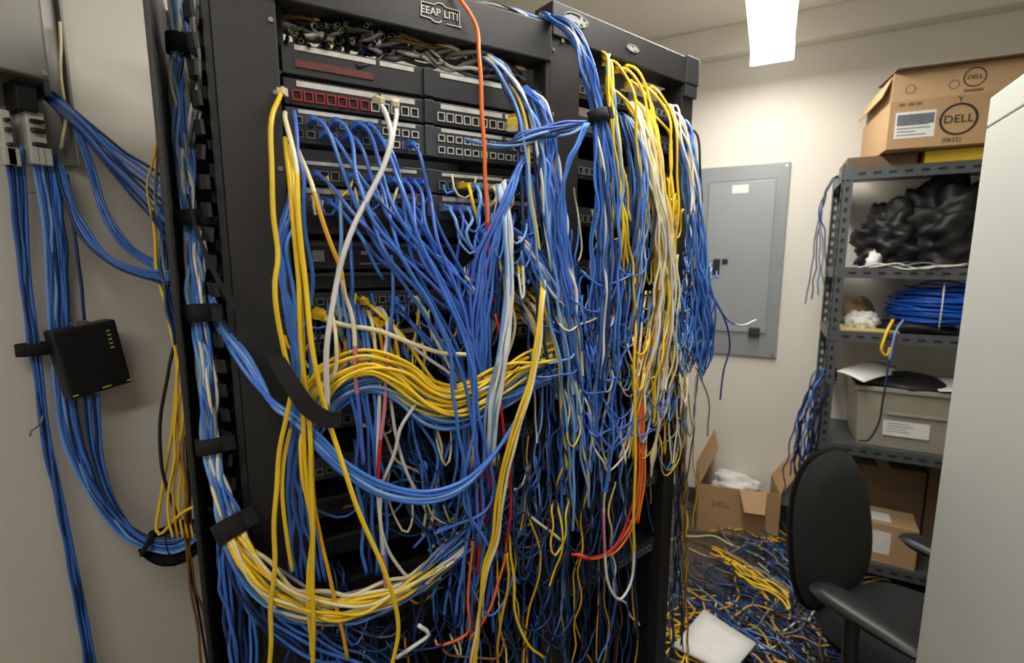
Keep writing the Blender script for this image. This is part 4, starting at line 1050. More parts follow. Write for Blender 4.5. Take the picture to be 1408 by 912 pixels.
bundle([(318, 728, .06), (342, 772, .09), (385, 812, .105), (450, 834, .11), (515, 825, .105), (568, 800, .09), (605, 775, .07)], 12, {'yellow': 70, 'cream': 30}, [.012, .018, .022, .02, .02, .02, .03], {'yellow': 'yellow cable in the lowest swag below the duct strap', 'cream': 'cream cable in the lowest swag below the duct strap'}, GD, 0.0066, b=0.2, nrm=N1)
bundle([(312, 735, .04), (318, 800, .05), (326, 860, .05), (332, 940, .05), (340, 1120, .04)], 8, {'navy': 6, 'blue': 4}, [.014, .022, .03, .03, .04], 'dark blue cable dropping straight below the duct strap', 'blue drops below the duct strap', 0.006, b=0.2, nrm=N1, keep=3)
bundle([(325, 745, .04), (350, 810, .06), (400, 862, .07), (460, 895, .07), (530, 930, .06), (600, 960, .05)], 12, {'navy': 6, 'blue': 5, 'sky': 1}, [.014, .022, .03, .035, .04, .05], 'dark blue cable sagging under the lowest swag', 'dark cables under the lowest swag', 0.0064, b=0.25, nrm=N1, keep=5)
cab('white', [(545, 905, .09), (570, 888, .10), (590, 872, .10), (575, 860, .10)], 'frayed white cable end at the bottom of the left rack', None, 0.008, 0.003)
# --- reds and oranges of the lower trunk
for i, pts in enumerate((
    [(680, 430, .08), (689, 470, .095), (684, 520, .10), (692, 585, .10), (700, 640, .10), (702, 700, .095), (697, 745, .09)],
    [(664, 560, .09), (668, 620, .09), (662, 670, .09), (660, 730, .085), (656, 790, .08)],
    [(700, 700, .06), (694, 760, .075), (682, 815, .08), (664, 855, .08), (645, 880, .075)],
    [(652, 735, .08), (646, 780, .085), (645, 830, .085), (640, 872, .08), (606, 888, .075), (598, 880, .07)],
    [(664, 600, .09), (672, 640, .095), (676, 690, .09), (668, 720, .085)])):
    cab(['red', 'red', 'orange', 'orange', 'red'][i], pts, ['red cable beside the pale strand, under the orange lead', 'red cable low in the central trunk', 'orange cable curving away at the foot of the trunk', 'orange cable making a hook at the very bottom of the trunk', 'short red cable in the middle of the trunk'][i], None, 0.0058, 0.002)
cab('yellow', [(700, 735, .08), (706, 790, .08), (708, 840, .08), (722, 880, .08), (748, 905, .07)], 'yellow cable curling right at the foot of the trunk', None, 0.006, 0.002)
cab('gold', [(697, 760, .08), (697, 810, .08), (690, 850, .08), (684, 915, .07)], 'gold cable falling straight at the foot of the trunk', None, 0.006, 0.002)

# --- second rack
LS = 'blue cable in the bundle gripped by the strap on the second rack'
tp2 = P2 + D2 * 0.0 + Vector((0, 0, H2))
bundle([(744, 22, -.03), (762, 25, .02), (785, 42, .05), (803, 85, .075), (816, 130, .085), (823, 160, .09), (829, 215, .10), (834, 300, .105), (834, 390, .105), (828, 480, .10), (820, 600, .09), (812, 740, .08), (806, 900, .07)], 26, {'blue': 60, 'violet': 10, 'sky': 12, 'white': 5, 'navy': 13}, [.008, .01, .012, .015, .016, .015, .022, .032, .038, .045, .05, .055, .05], LS, 'strapped blue bundle on the second rack', 0.0062, b=0.68, nrm=N2, keep=16)
bundle([(828, 75, .0), (836, 84, .05), (838, 130, .07), (846, 190, .085), (852, 280, .09), (856, 380, .09), (852, 470, .08)], 8, {'yellow': 5, 'cream': 3, 'sky': 4}, [.008, .01, .012, .02, .03, .035, .04], 'cable running beside the strapped blue bundle from the rack top', 'mixed cables beside the strapped bundle', 0.006, b=0.4, nrm=N2)
bundle([(850, 165, .0), (862, 172, .04), (874, 210, .07), (878, 290, .085), (872, 380, .085), (862, 470, .08), (856, 580, .07)], 22, BL, [.02, .022, .028, .036, .04, .05, .05], 'blue cable falling between the strapped bundle and the yellow falls', 'blue cables beside the yellow falls', 0.006, b=0.6, nrm=N2, keep=9)
# yellow arches at the top
for i in range(11):
    x = 832 + (i % 6) * 12 + RNG.normal() * 4; y = 94 + (i // 6) * 34 + (i % 6) * 7 + RNG.normal() * 5
    cab(pick({'yellow': 8, 'gold': 2}), [(x, y, -.02), (x + 8, y - 5, .02), (x + 22, y + 1 + i, .045), (x + 36, y + 30, .06), (x + 44 - i * .6, y + 70, .075), (x + 48 - i, y + 150, .085), (x + 44 - i, y + 230 + i * 8, .085)], 'yellow cable arching out of the top of the second rack', 'yellow arches on the second rack', 0.0062, 0.003, 'yellow')
bundle([(868, 150, .0), (882, 158, .045), (893, 200, .08), (904, 270, .10), (912, 340, .105), (910, 420, .10), (898, 500, .09), (886, 590, .08)], 30, YW, [.022, .026, .03, .034, .034, .036, .045, .05], {'yellow': 'yellow cable in the pale falls of the second rack', 'cream': 'cream cable in the pale falls of the second rack', 'gold': 'gold cable in the pale falls of the second rack', 'white': 'white cable in the pale falls of the second rack'}, 'yellow and cream falls on the second rack', 0.006, b=0.5, nrm=N2, keep=18)
bundle([(922, 165, .0), (934, 172, .04), (946, 205, .07), (956, 270, .09), (962, 350, .10), (970, 420, .105), (972, 480, .10), (958, 505, .08)], 28, {'blue': 80, 'sky': 12, 'navy': 8}, [.02, .024, .03, .034, .036, .044, .05, .04], 'blue cable in the curtain over the right edge of the second rack', 'blue curtain at the right edge', 0.0058, b=0.3, nrm=N2, keep=14)
bundle([(915, 150, .0), (930, 160, .05), (944, 210, .085), (950, 290, .10), (948, 370, .10)], 7, {'cream': 5, 'white': 4, 'yellow': 1}, [.02, .02, .024, .028, .03], 'pale cable lying on the blue curtain at the right edge of the second rack', 'pale cables on the blue curtain', 0.0056, b=0.4, nrm=N2)
cab('black', [(932, 176, .03), (946, 176, .06), (958, 186, .08), (963, 230, .09), (966, 300, .09), (970, 360, .08)], 'black lead looping over the right corner of the second rack', None, 0.006, 0.001)
cab([(0.7, 'blue'), (1, 'white')], [(962, 330, .10), (975, 390, .115), (990, 425, .125), (1004, 443, .13), (1022, 447, .13), (1040, 440, .13)], 'blue cable with a bare white end sticking out over the electrical panel', None, 0.005, 0.0005)
cab('navy', [(975, 400, .10), (996, 440, .115), (1004, 475, .115), (995, 510, .11), (990, 550, .105)], 'single blue strand hanging lowest below the curtain over the wall', None, 0.005, 0.001)
cab('brown', [(952, 500, .05), (966, 520, .06), (974, 560, .06), (973, 600, .06)], 'thin brown wire dangling right of the second rack', None, 0.004, 0.002)
cab('black', [(962, 500, .05), (955, 560, .05), (952, 610, .05), (944, 660, .04)], 'thin dark wire hanging along the right side of the second rack', None, 0.004, 0.002)
# orange set and the yellow-white loop
for i in range(4):
    cab('orange' if i else 'red', [(868 + i * 4, 420 + i * 8, .05), (872 + i * 3, 500, .08), (876 + i * 3, 590, .10), (874 + i * 4, 660, .105), (862 + i * 5, 720, .105), (838 + i * 4, 758, .10), (810 + i * 2, 768, .095), (786 + i * 4, 762, .08)][:8 if i < 3 else 5], ['red cable running down the middle of the second rack into a loop', 'orange cable of the low loop on the second rack, left of its mates', 'orange cable of the low loop on the second rack, between its mates', 'orange cable of the low loop on the second rack, right of its mates'][i], None, 0.006, 0.0012)
cab([(0.64, 'yellow'), (0.9, 'white'), (1, 'pink')], [(868, 360, .06), (874, 430, .09), (872, 520, .115), (874, 620, .125), (871, 710, .13), (872, 760, .13), (868, 800, .13), (852, 825, .13), (838, 806, .13), (832, 768, .125), (830, 700, .12)], 'yellow lead ending in a white hanging loop low on the second rack', None, 0.0066, 0.0005)
for i in range(4):
    cab(['gold', 'cream', 'gold', 'cream'][i], [(906 - i * 6, 400, .08), (898 - i * 6, 470, .095), (884 - i * 3, 530, .10), (874 - i * 3, 585, .10), (870 - i * 6, 630, .095)], 'gold or cream cable slanting into the orange loop', 'cables slanting into the orange loop', 0.006, 0.003)
for i in range(3):
    cab('cream', [(922 + i * 5, 350, .09), (924 + i * 4, 430, .10), (914 + i * 6, 520, .10), (902 + i * 2, 590, .095), (895, 640 + i * 8, .09)], 'cream cable straggling down near the right upright of the second rack', 'cream stragglers on the second rack', 0.0056, 0.004)
cab('cream', [(715, 700, .06), (740, 718, .07), (765, 738, .075), (772, 744, .075)], 'cream cable end poking right from the central trunk', None, 0.0064, 0.001)

# --- loose strands no one could count: lower curtains, nets and knots
def curtain(store, n, x0, x1, ya, yb, o0, o1, cols, wob=0.006, dia=0.0054, drift=12, minlen=120, maxlen=420):
    for i in range(n):
        x = RNG.uniform(x0, x1); y = RNG.uniform(ya, yb); L_ = RNG.uniform(minlen, maxlen); o_ = RNG.uniform(o0, o1)
        pts = []; xx = x
        for q_ in range(5):
            pts.append(PT((xx, min(y + L_ * q_ / 4, 1150), o_ + RNG.normal() * 0.006))); xx += RNG.normal() * drift
        loose(store, pick(cols), wobble(spline(pts, 0.016), wob), dia / 2 * RNG.uniform(.8, 1.05))
def arcs(store, n, x0, x1, ya, yb, o0, o1, cols, span=60, drop=40, wob=0.006, dia=0.0052):
    for i in range(n):
        x = RNG.uniform(x0, x1); y = RNG.uniform(ya, yb); o_ = RNG.uniform(o0, o1); s_ = float(np.clip(RNG.normal(), -1.4, 1.4)) * span; d_ = abs(RNG.normal()) * drop + 8
        pts = [PT((x - s_ * .04, y - d_ * .75, max(o_ - .06, -.005))), PT((x, y - d_ * .5, o_)), PT((x + s_ * .15, y + d_ * .4, o_ + .01)), PT((x + s_ * .5, y + d_ * .9, o_ + .015)), PT((x + s_ * .85, y + d_ * .4, o_ + .01)), PT((x + s_, y - d_ * .5 + RNG.normal() * 8, o_)), PT((x + s_ * 1.04, y - d_ * .8, max(o_ - .06, -.005)))]
        loose(store, pick(cols), wobble(spline(pts, 0.014), wob), dia / 2 * RNG.uniform(.8, 1.05))
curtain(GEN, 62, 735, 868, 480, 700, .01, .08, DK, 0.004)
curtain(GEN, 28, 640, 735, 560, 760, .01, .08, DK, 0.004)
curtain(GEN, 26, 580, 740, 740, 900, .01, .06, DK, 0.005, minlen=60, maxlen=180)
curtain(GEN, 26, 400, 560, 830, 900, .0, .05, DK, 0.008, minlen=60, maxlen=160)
curtain(GEN, 46, 735, 870, 250, 420, .02, .08, BLW, 0.006, drift=8)
curtain(GEN, 18, 932, 946, 480, 640, .0, .03, {'gold': 3, 'yellow': 1, 'grey': 5, 'navy': 5, 'black': 4, 'brown': 2}, 0.004, 0.005, 4, 150, 330)
arcs(GEN, 80, 780, 880, 360, 620, .05, .10, BLW, 45, 30)
arcs(GEN, 40, 830, 930, 240, 420, .03, .08, {'yellow': 4, 'cream': 4, 'violet': 2, 'red': 1, 'blue': 2}, 16, 18, 0.005, 0.005)
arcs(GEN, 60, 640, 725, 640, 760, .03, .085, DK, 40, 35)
arcs(GEN, 40, 640, 740, 300, 400, .04, .085, BLW, 25, 22, 0.005)
arcs(GEN, 16, 480, 640, 580, 720, .0, .05, {'navy': 6, 'blue': 4, 'cream': 2, 'gold': 2}, 60, 30)
arcs(GEN, 46, 430, 640, 420, 500, .0, .05, {'yellow': 4, 'navy': 4, 'blue': 5, 'cream': 2, 'gold': 1}, 30, 26, 0.005)
arcs(GEN, 14, 415, 700, 255, 285, .0, .03, {'blue': 6, 'cream': 3, 'yellow': 2, 'navy': 3, 'grey': 2}, 22, 12, 0.004, 0.0056)
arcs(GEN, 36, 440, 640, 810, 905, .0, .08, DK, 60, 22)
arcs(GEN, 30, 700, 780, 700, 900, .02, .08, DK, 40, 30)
arcs(GEN, 90, 938, 972, 360, 500, .05, .10, {'blue': 8, 'navy': 3, 'sky': 2}, 11, 18, 0.005, 0.0045)
arcs(GEN, 50, 880, 940, 420, 620, .05, .10, {'cream': 4, 'grey': 4, 'yellow': 3, 'blue': 3}, 22, 24, 0.005, 0.0048)
arcs(GEN, 40, 385, 735, 40, 80, -.09, -.03, {'black': 6, 'grey': 5, 'cream': 2, 'brown': 3, 'white': 2, 'navy': 2}, 46, 14, 0.008, 0.008)
bundle([(384, 26, -.06), (450, 42, -.05), (540, 62, -.05), (640, 84, -.04), (720, 104, -.05)], 26, {'black': 8, 'grey': 5, 'cream': 2, 'brown': 2, 'white': 1}, [.016, .02, .02, .016, .014], dia=0.0085, store=GEN, wob=0.012, nrm=N1)
flush(GEN, 'loose_cable_tangle', 'thin tangled strands of blue, yellow and pale cable filling both racks', 'cable tangle')

# --- cables on the left wall
def W_(px, py, off=0.03): return on_left(px, py, off)
LWc = 'blue cable of the pair running down the left wall under the enclosure'
for i in range(5):
    d = i * 3.2
    cab('navy' if i % 2 else 'blue', [(8 + d * 1.6, 200, .055), (14 + d * 1.5, 250, .04), (28 + d, 380, .03), (45 + d * .8, 500, .03), (62 + d * .7, 620, .03), (88 + d * .7, 740, .03), (118 + d, 912, .03), (128 + d, 960, .03), (166 + d, 1120, .03), (196 + d, 1230, .03)], LWc, 'cables down the left wall', 0.0066, 0.0012, fn=W_, name='data_cable')
for i in range(9):
    d = (i - 4) * 3.4
    cab(pick({'navy': 4, 'blue': 5, 'sky': 2}), [(58 + d * 1.2, 205, .055), (66 + d * 1.1, 250, .045), (76 + d, 340, .035), (82 + d, 450, .02), (90 + d, 550, .02), (104 + d * .9, 620, .03), (130 + d * .7, 680, .05), (170 + d * .3, 728 - d * .6, .07), (206, 748 - d * .6, .10), (246, 745 - d, .15), (290, 716 - d * .6, .20)], 'blue cable passing behind the small black switch to the black wrap', 'cables behind the small switch', 0.0066, 0.0015, fn=W_, name='data_cable')
for i in range(4):
    d = i * 4
    cab('blue' if i % 2 else 'navy', [(116 + d * 1.6, 542, .06), (120 + d * 1.4, 590, .055), (132 + d, 650, .06), (158 + d * .6, 702, .08), (196, 736 + d * .5, .10), (244, 738 + d, .15), (288, 708 + d, .20)], 'blue cable leaving the bottom of the small black switch', 'cables from the bottom of the small switch', 0.0064, 0.001, fn=W_, name='data_cable')
for i in range(8):
    d = (i - 3.5)
    cab(pick({'blue': 5, 'navy': 6}), [(62, 128 + d * 2, .04), (84, 146 + d * 3, .06), (112, 172 + d * 3.4, .08), (160, 222 + d * 6, .13), (200, 258 + d * 9, .2), (232, 292 + d * 12, .28)], 'blue cable slanting from the enclosure to the finger duct', 'cables slanting from the enclosure', 0.0064, 0.0015, fn=W_, name='data_cable')
for i in range(3):
    d = i * 4
    cab('blue', [(102 + d, 176, .05), (120 + d, 230, .06), (140 + d, 290, .08), (168 + d * 1.4, 338, .12), (208 + d, 368 - d, .2), (232, 384 - d, .27)], 'blue cable drooping left of the finger duct below the slanting ones', 'drooping blue cables by the enclosure', 0.0064, 0.0012, fn=W_, name='data_cable')
for i in range(4):
    d = i * 3
    cab('blue' if i else 'navy', [(76 + d, 225, .05), (92 + d, 280, .06), (112 + d, 325 - d, .08), (150, 362 - d, .12), (195, 380 - d, .18), (232, 392 - d * 2, .27)], 'blue cable sagging lowest between the enclosure and the finger duct', 'lowest sagging blue cables by the enclosure', 0.0064, 0.001, fn=W_, name='data_cable')
cab('navy', [(92, 240, .05), (101, 310, .055), (109, 370, .06), (114, 420, .06), (116, 440, .06)], 'single blue cable plugged into the top of the small black switch', None, 0.0062, 0.0005, fn=W_, name='data_cable')
cab('grey', [(18, 262, .03), (40, 264, .04), (92, 262, .035)], 'short grey wire running level under the enclosure', None, 0.005, 0.001, fn=W_, name='data_cable')
cab('cream', [(82, 30, .04), (84, 90, .04), (88, 150, .04), (84, 205, .03)], 'pale wire running down the open side of the enclosure', None, 0.006, 0.002, fn=W_, name='data_cable')
cab('grey', [(60, 570, .03), (54, 585, .045), (44, 590, .05), (41, 600, .05)], 'frayed wire end beside the wall cables', None, 0.004, 0.002, fn=W_, name='data_cable')
# leads between the wall and the duct
cab('yellow', [(230, 120, .30), (218, 200, .26), (212, 290, .22), (216, 370, .22), (232, 440, .24), (243, 500, .26), (238, 580, .24), (222, 680, .22), (215, 725, .22), (222, 735, .23), (244, 710, .27), (270, 697, .30), (296, 702, .33)], 'yellow cable hanging beside the finger duct and hooking into the black wrap', None, 0.0068, 0.001, fn=W_, name='data_cable')
for i in range(5):
    cab('gold' if i % 2 else 'yellow', [(236 + i * 4, 420, .27), (244 + i * 3, 480, .27), (245 + i * 4, 540, .27), (238 + i * 5, 620, .26), (232 + i * 7, 700, .26), (238 + i * 7, 740, .27)], 'thin yellow lead dangling beside the finger duct', 'thin yellow leads beside the duct', 0.0052, 0.002, fn=W_, name='data_cable')
cab('black', [(246, 450, .26), (232, 510, .25), (221, 570, .24), (222, 640, .24), (236, 690, .25), (246, 715, .26)], 'black lead bowing left beside the thin yellow leads', None, 0.0066, 0.0008, fn=W_, name='data_cable')
for i in range(3):
    cab(['brown', 'black', 'brown'][i], [(252 + i * 5, 600, .28), (256 + i * 3, 680, .27), (258 + i * 2, 770, .26), (268 + i * 6, 850, .27), (282 + i * 7, 930, .29), (300 + i * 7, 1040, .29)], 'dark lead hanging below the black wrap', 'dark leads below the wrap', 0.0055, 0.002, fn=W_, name='data_cable')
for i in range(9):
    cab(pick({'navy': 6, 'blue': 3, 'grey': 2}), [(226 + i * 1.4, 250 + i * 5, .26), (222 + i, 300, .25), (221 + i * 1.6, 350, .25), (228 + i * 1.5, 410, .27), (240 + i, 470, .28)], 'dark blue lead bunched behind the edge of the finger duct', 'dark leads behind the duct', 0.0056, 0.003, fn=W_, name='data_cable')
for i in range(3):
    cab(['gold', 'grey', 'grey'][i], [(222 + i * 5, 100, .3), (214 + i * 4, 190, .28), (204 + i * 8, 255, .24), (208 + i * 9, 300, .24)], 'thin wire hanging against the wall left of the duct', 'thin wires left of the duct', 0.0038, 0.0015, fn=W_, name='data_cable')
bundle([(268, -20, -.02), (266, 60, -.03), (270, 130, -.04), (262, 200, -.07)], 4, {'white': 2, 'grey': 2}, [.006, .007, .007, .006], 'pale cable inside the top of the finger duct', 'pale cables in the duct', 0.006, nrm=N1)

# --- straps
def band(label, C, axis, ra, rb, width, side=None, tail=0.03, name='cable_strap', th=0.003):
    """an oval hook-and-loop band around axis"""
    axis = axis.normalized(); s = (side if side is not None else Vector((0, 0, 1)).cross(axis)); s = (s - axis * s.dot(axis)).normalized(); u = axis.cross(s)
    v = []; f = []; n = 28
    for k in range(n):
        a_ = 2 * PI * k / n
        for (q_, e) in ((0, 0), (th, 0), (th, 1), (0, 1)):
            v.append(s * (ra + q_) * math.cos(a_) + u * (rb + q_) * math.sin(a_) + axis * (e - 0.5) * width)
    for k in range(n):
        i, j = k * 4, ((k + 1) % n) * 4
        for q_ in range(4): f.append((i + q_, i + (q_ + 1) % 4, j + (q_ + 1) % 4, j + q_))
    t = thing(name, label, 'strap', tuple(C))
    MB().add(v, f, 0, True).build('loop', M_velcro, t)
    if tail:
        b = MB(); b.box(0, tail, -0.002, 0.002, -width * .46, width * .46, c=0.001)
        Mx = Matrix((s, u, axis)).transposed().to_4x4()
        b2 = MB().add([Mx @ (Vector(p) + Vector((ra * .75, -rb * .55 - .006, 0))) for p in b.v], b.f)
        b2.build('tail', M_velcro, t)
    return t
up = Vector((0, 0, 1))
def dirpx(a_, b_, fn=K): return (fn(*b_) - fn(*a_))
band('black strap gripping the blue bundle at the top of the second rack', K(823, 160, .09), dirpx((823, 160, .09), (816, 132, .085)), .022, .016, .026, D2, 0.012)
for (p, q_, w_, lab) in (((262, 302, -.06), (258, 270, -.066), .026, 'black strap around the duct bundle, highest of the duct straps'), ((274, 432, -.025), (272, 410, -.03), .030, 'black strap around the duct bundle beside the long dark strap'), ((291, 612, .01), (288, 590, .006), .026, 'black strap around the duct bundle above the yellow hook'), ((319, 726, .052), (306, 700, .035), .034, 'broad black strap where the duct bundle turns into the lowest swag')):
    band(lab, K(*p), dirpx(p, q_), .020 if w_ < .034 else .024, .017, w_, D1, 0.02)
band('dark strap at the top of the finger duct', K(246, 62, -.10), dirpx((246, 62, -.1), (245, 40, -.1)), .016, .016, .03, D1, 0.02)
a_, b_ = W_(47, 480, .032), W_(47, 480, .032)
band('small black strap holding the wall cables beside the small switch', W_(48, 480, .034), W_(45, 455, .03) - W_(51, 505, .03), .026, .014, .024, Vector((0, 1, 0)), 0.05)
# black wrap around the cables from the wall
wr = thing('cable_wrap', 'black fabric wrap around the cables below the yellow hook', 'cable wrap', tuple(W_(240, 745, .145)))
c_ = W_(240, 745, .145); pa = [W_(198, 744, .095) - c_, W_(214, 748, .11) - c_, W_(240, 748, .145) - c_, W_(268, 734, .18) - c_, W_(288, 720, .20) - c_]
C5 = spline(pa, 0.01); k5 = len(C5)
Tn = np.gradient(C5, axis=0); Tn /= np.linalg.norm(Tn, axis=1)[:, None]
v = []; f = []; nn = 16
for i in range(k5):
    tt = i / (k5 - 1); R_ = 0.019 + 0.022 * math.sin(PI * min(1, tt * 1.05)) 
    s = np.cross(Tn[i], (0, 0, 1)); s /= np.linalg.norm(s); u = np.cross(s, Tn[i])
    for j in range(nn):
        an = PI * 1.28 + PI * 1.05 * j / (nn - 1)
        v.append(C5[i] + R_ * 1.08 * (s * math.cos(an) * -1 + u * math.sin(an)))
m0 = len(v)
for i in range(k5):
    for j in range(nn): v.append(C5[i] + (np.array(v[i * nn + j]) - C5[i]) * 1.07)
for i in range(k5 - 1):
    for j in range(nn - 1):
        q_ = (i * nn + j, i * nn + j + 1, (i + 1) * nn + j + 1, (i + 1) * nn + j)
        f.append(q_[::-1]); f.append(tuple(m0 + x for x in q_))
MB().add(v, f, 0, True).build('fabric', M_velcro, wr)
for i0 in (1, k5 // 2, k5 - 3):
    R_ = 0.021 + 0.020 * math.sin(PI * min(1, i0 / (k5 - 1) * 1.05))
    s = np.cross(Tn[i0], (0, 0, 1)); s /= np.linalg.norm(s); u = np.cross(s, Tn[i0])
    MB().tube([C5[i0] + R_ * (s * math.cos(t_) + u * math.sin(t_)) for t_ in np.linspace(0, 2 * PI, 24, endpoint=False)], 0.0055 if i0 == 1 else 0.0016, 8, closed=True).build('band', M_velcro, wr)
def ribbon(label, pts, widths, th=0.003, fn=K, name='long_strap'):
    P = [PT(p, fn) for p in pts]; C = spline(P, 0.01); k = len(C)
    w_ = np.interp(np.linspace(0, 1, k), np.linspace(0, 1, len(widths)), widths)
    T = np.gradient(C, axis=0); T /= np.linalg.norm(T, axis=1)[:, None]
    Nn = np.array(tuple(N1)); Sd = np.cross(T, Nn); Sd /= np.linalg.norm(Sd, axis=1)[:, None]; Nv = np.cross(Sd, T)
    o0 = C[0].copy(); v = []; f = []; C = C - o0
    for i in range(k):
        for a_, b_ in ((-.5, -.5), (.5, -.5), (.5, .5), (-.5, .5)): v.append(C[i] + Sd[i] * a_ * w_[i] + Nv[i] * b_ * th)
    for i in range(k - 1):
        for j in range(4): f.append((i * 4 + j, i * 4 + (j + 1) % 4, i * 4 + 4 + (j + 1) % 4, i * 4 + 4 + j))
    f += [(3, 2, 1, 0), tuple((k - 1) * 4 + j for j in range(4))]
    return tag(MB().add(v, f).build(name, M_velcro, None, tuple(o0)), label, 'strap')
ribbon('long dark strap slanting across the left upright to the yellow leads', [(258, 268, -.03), (272, 320, .01), (300, 385, .05), (335, 435, .09), (370, 478, .12), (402, 530, .145), (425, 562, .15), (450, 577, .15), (468, 576, .14)], [.004, .005, .006, .008, .012, .02, .024, .026, .026], 0.004)

# --- paper tags in the second rack and clutter on the racks
for i, (px, py, w_, h_) in enumerate(((832, 78, .03, .018), (866, 86, .04, .02), (884, 98, .034, .018))):
    p = on2(px, py, -0.02 - i * .01)
    tag(MB().box(-w_ / 2, w_ / 2, -0.001, 0.001, -h_ / 2, h_ / 2, M=Matrix.Rotation(RZ2, 4, 'Z') @ Matrix.Rotation(-0.5, 4, 'X')).build('paper_tag', M_paper, None, tuple(p)), ['white paper tag beside the strapped bundle under the second header', 'white paper tag over the yellow arches', 'white paper tag right of the yellow arches'][i], 'tag')
zt1 = Vector((0, 0, H1))
for i in range(5):
    q0_ = P1 + D1 * (0.44 + i * .02) + zt1
    cab(['grey', 'black', 'cream', 'blue', 'grey'][i], [q0_ - N1 * .05 + Vector((0, 0, .004)), q0_ - N1 * .035 + D1 * .04 + Vector((0, 0, .022 + .006 * (i % 2))), q0_ - N1 * .03 + D1 * .10 + Vector((0, 0, .018)), P2 - N1 * (.03 + .008 * i) + zt1 + Vector((0, 0, .012)), P2 - N1 * (.03 + .008 * i) + D1 * .03 + zt1 + Vector((0, 0, .05))], ['grey lead lying on top of the left rack at its right end', 'black lead lying on top of the left rack', 'cream lead lying on top of the left rack', 'blue lead lying on top of the left rack', 'grey lead farther back on top of the left rack'][i], None, 0.008, 0.002)

# --- cords at the shelving
def S_(px, py, y=YF): return on_y(px, py, y)
for i in range(5):
    cab(['navy', 'black', 'blue', 'grey', 'navy'][i], [(1160, 240 - i, YF + .25), (1146 - i * 2, 246 + i * 3, YF + .24), (1130 - i * 2 + 4, 272 + i * 6, YF + .24), (1122 + i * 3, 320, YF + .24), (1116 + i * 5, 370, YF + .25), (1107 + i * 9, 418 - i * 6, YF + .26)], 'thin dark cord hanging left from the top of the shelving', 'cords hanging from the shelf top', 0.006, 0.004, fn=S_, name='shelf_cord')
for i in range(16):
    x = RNG.uniform(1128, 1150)
    cab(pick({'navy': 7, 'blue': 2, 'black': 3, 'grey': 2}), [(1150, RNG.uniform(505, 525), YF + .1), (x - 4, RNG.uniform(505, 530), YF + .02), (x - 14 - i, RNG.uniform(540, 570), YF - .02), (x - 20 - i * 1.6, RNG.uniform(590, 620), YF - .02), (x - 24 - i * 1.5 + RNG.normal() * 8, RNG.uniform(630, 720), YF - .0)], 'thin cord spilling from the left post of the shelving at bin height', 'cords spilling from the shelf post', 0.007, 0.006, fn=S_, name='shelf_cord')
cab([(0.62, 'yellow'), (1, 'gold')], [(1228, 440, YF + .02), (1222, 452, YF - .015), (1214, 470, YF - .03), (1212, 482, YF - .03), (1219, 490, YF - .03), (1224, 478, YF - .02)], 'yellow loop dangling from the third shelf edge', None, 0.012, 0.001, fn=S_, name='shelf_cord')
cab([(0.3, 'sky'), (0.55, 'navy'), (1, 'black')], [(1242, 440, YF + .02), (1232, 455, YF - .02), (1226, 480, YF - .035), (1217, 530, YF - .04), (1210, 575, YF - .04), (1196, 604, YF - .03), (1180, 606, YF - .01)], 'dark cord hanging from the third shelf across the front of the grey bin', None, 0.008, 0.001, fn=S_, name='shelf_cord')
for i in range(4):
    cab(['white', 'cream', 'navy', 'grey'][i], [(1180 + i * 14, 368, YF - .004), (1210 + i * 22, 364 - i, YF - .006), (1250 + i * 14, 369, YF - .008), (1300 + i * 8, 366, YF - .004), (1335, 362, YF + .02)], ['white wire lying along the second shelf edge', 'cream wire lying along the second shelf edge', 'dark wire lying along the second shelf edge', 'grey wire lying along the second shelf edge'][i], None, 0.006, 0.004, fn=S_, name='shelf_cord')

# --- heap of cables on the floor
def squiggle(x, y, z, L_, a0, bend, n=7):
    pts = []; a_ = a0
    for q_ in range(n):
        pts.append(Vector((x, y, max(0.004, z + RNG.normal() * 0.008)))); a_ += RNG.normal() * bend
        x += math.cos(a_) * L_ / n; y += math.sin(a_) * L_ / n
    return pts
def floor_ok(x, y): return not (x > 0.36 and y < 1.5)
FC = {'navy': 36, 'black': 32, 'blue': 5, 'grey': 10, 'gold': 6, 'cream': 3, 'brown': 6, 'yellow': 2}
cnt = 0
while cnt < 420:
    px, py = RNG.uniform(905, 1150), RNG.uniform(700, 990)
    p = on_z(px, py, 0.02)
    if p.y > 3.1 or p.x > 0.6: continue
    rx = p.x - (-0.18 + (p.y - 1.45) * 0.12)
    if rx < 0: continue
    hgt = 0.012 + 0.05 * RNG.random() * max(0.2, 1 - rx * 1.2)
    C = spline(squiggle(p.x, p.y, hgt, RNG.uniform(.25, .7), RNG.normal() * 0.5 + (2.5 if RNG.random() < .5 else -.6), 0.45), 0.02)
    C[:, 1] = np.minimum(C[:, 1], 3.17)
    loose(FLOORG, pick(FC), C, 0.0034); cnt += 1
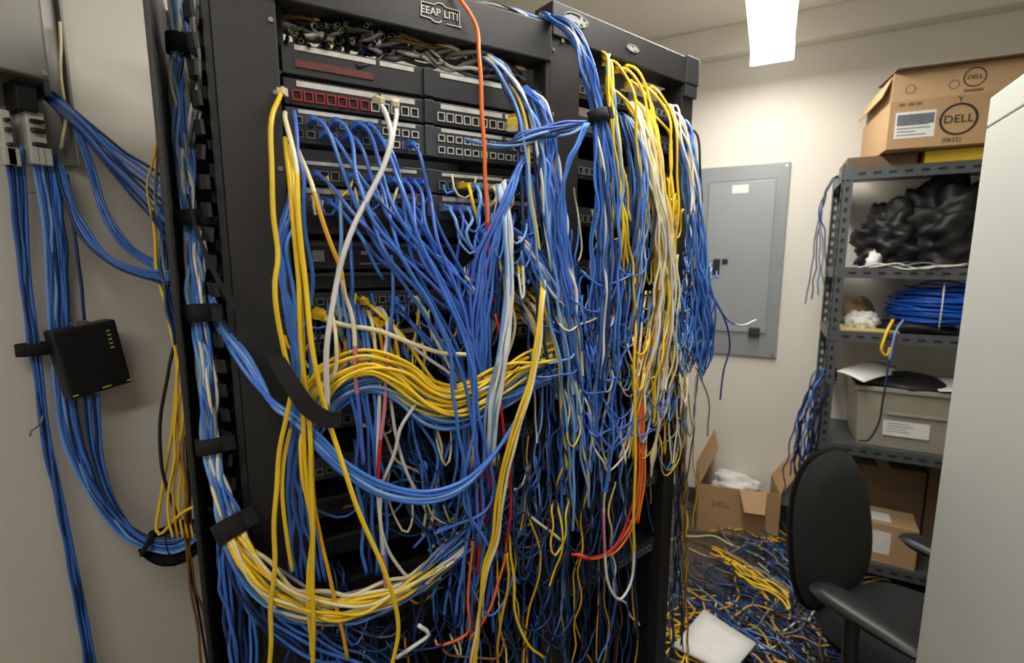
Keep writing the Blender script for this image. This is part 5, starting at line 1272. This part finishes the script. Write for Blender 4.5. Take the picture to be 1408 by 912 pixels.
for q_ in range(22):                       # cables spilling down the side of the second rack
    p = P2 + D2 * (W2 + RNG.uniform(.005, .04)) + N2 * RNG.uniform(-.15, .0)
    e = p + Vector((RNG.uniform(.02, .25), RNG.uniform(-.2, .35), 0))
    C = spline([p + Vector((0, 0, RNG.uniform(.3, .9))), p + Vector((.01, 0, .2)), p + Vector((.03, .02, .06)), e + Vector((0, 0, .02)), e + Vector((.12, RNG.normal() * .1, .012))], 0.02)
    loose(FLOORG, pick({'navy': 5, 'gold': 3, 'yellow': 1, 'grey': 3, 'black': 3}), wobble(C, .006), 0.003)
flush(FLOORG, 'floor_cable_heap', 'thick heap of tangled dark cables covering the floor between rack and chair', 'cable tangle')
FL = lambda px, py, off=0.05: on_z(px, py, off)
for i in range(9):
    cab('yellow' if i % 3 else 'gold', [(975 + i * 3 + RNG.normal() * 6, 752 + i * 3, .05), (1005 + i * 3, 765 + i * 4 + RNG.normal() * 3, .06), (1035 + i * 3, 782 + i * 4, .06), (1062 + i * 3, 795 + i * 5 + RNG.normal() * 4, .06), (1085, 812 + i * 5, .05)], 'yellow cable in the streak across the floor heap behind the chair', 'yellow streak on the floor', 0.009, 0.006, fn=FL, name='floor_cable')
for i in range(16):
    x, y = 918 + RNG.uniform(0, 55), 812 + RNG.uniform(0, 90)
    cab('yellow' if i % 4 else 'gold', [(x + RNG.normal() * 8, y - 6, .05), (x + RNG.normal() * 14, y + 16, .07), (x + RNG.normal() * 14, y + 36, .06), (x + RNG.normal() * 18, y + 56, .05)], 'yellow cable in the nest left of the white board', 'yellow nest beside the board', 0.007, 0.008, fn=FL, name='floor_cable')
for i in range(12):
    x, y = 950 + RNG.uniform(0, 120), 745 + RNG.uniform(0, 140)
    cab(pick({'blue': 4, 'navy': 6, 'grey': 4, 'white': 1}), [(x - 30, y - 18, .055), (x, y + RNG.normal() * 6, .07), (x + 32, y + 22, .065), (x + 60, y + 50 + RNG.normal() * 8, .05)], 'cable lying loose on top of the floor heap', 'loose cables on the floor heap', 0.008, 0.006, fn=FL, name='floor_cable')
cab('grey', [(1052, 868, .05), (1075, 872, .06), (1098, 866, .055), (1110, 850, .05)], 'grey cable curved in a smile on the floor', None, 0.006, 0.001, fn=FL, name='floor_cable')
tag(blob('white_plug', M_paper, tuple(on_z(1050, 896, 0.03)), 0.03, 0.018, 0.016, 12, 0.2, n=14), 'small white adapter lying by the corner of the white board', 'adapter')
print('individual cables', NCAB[0])
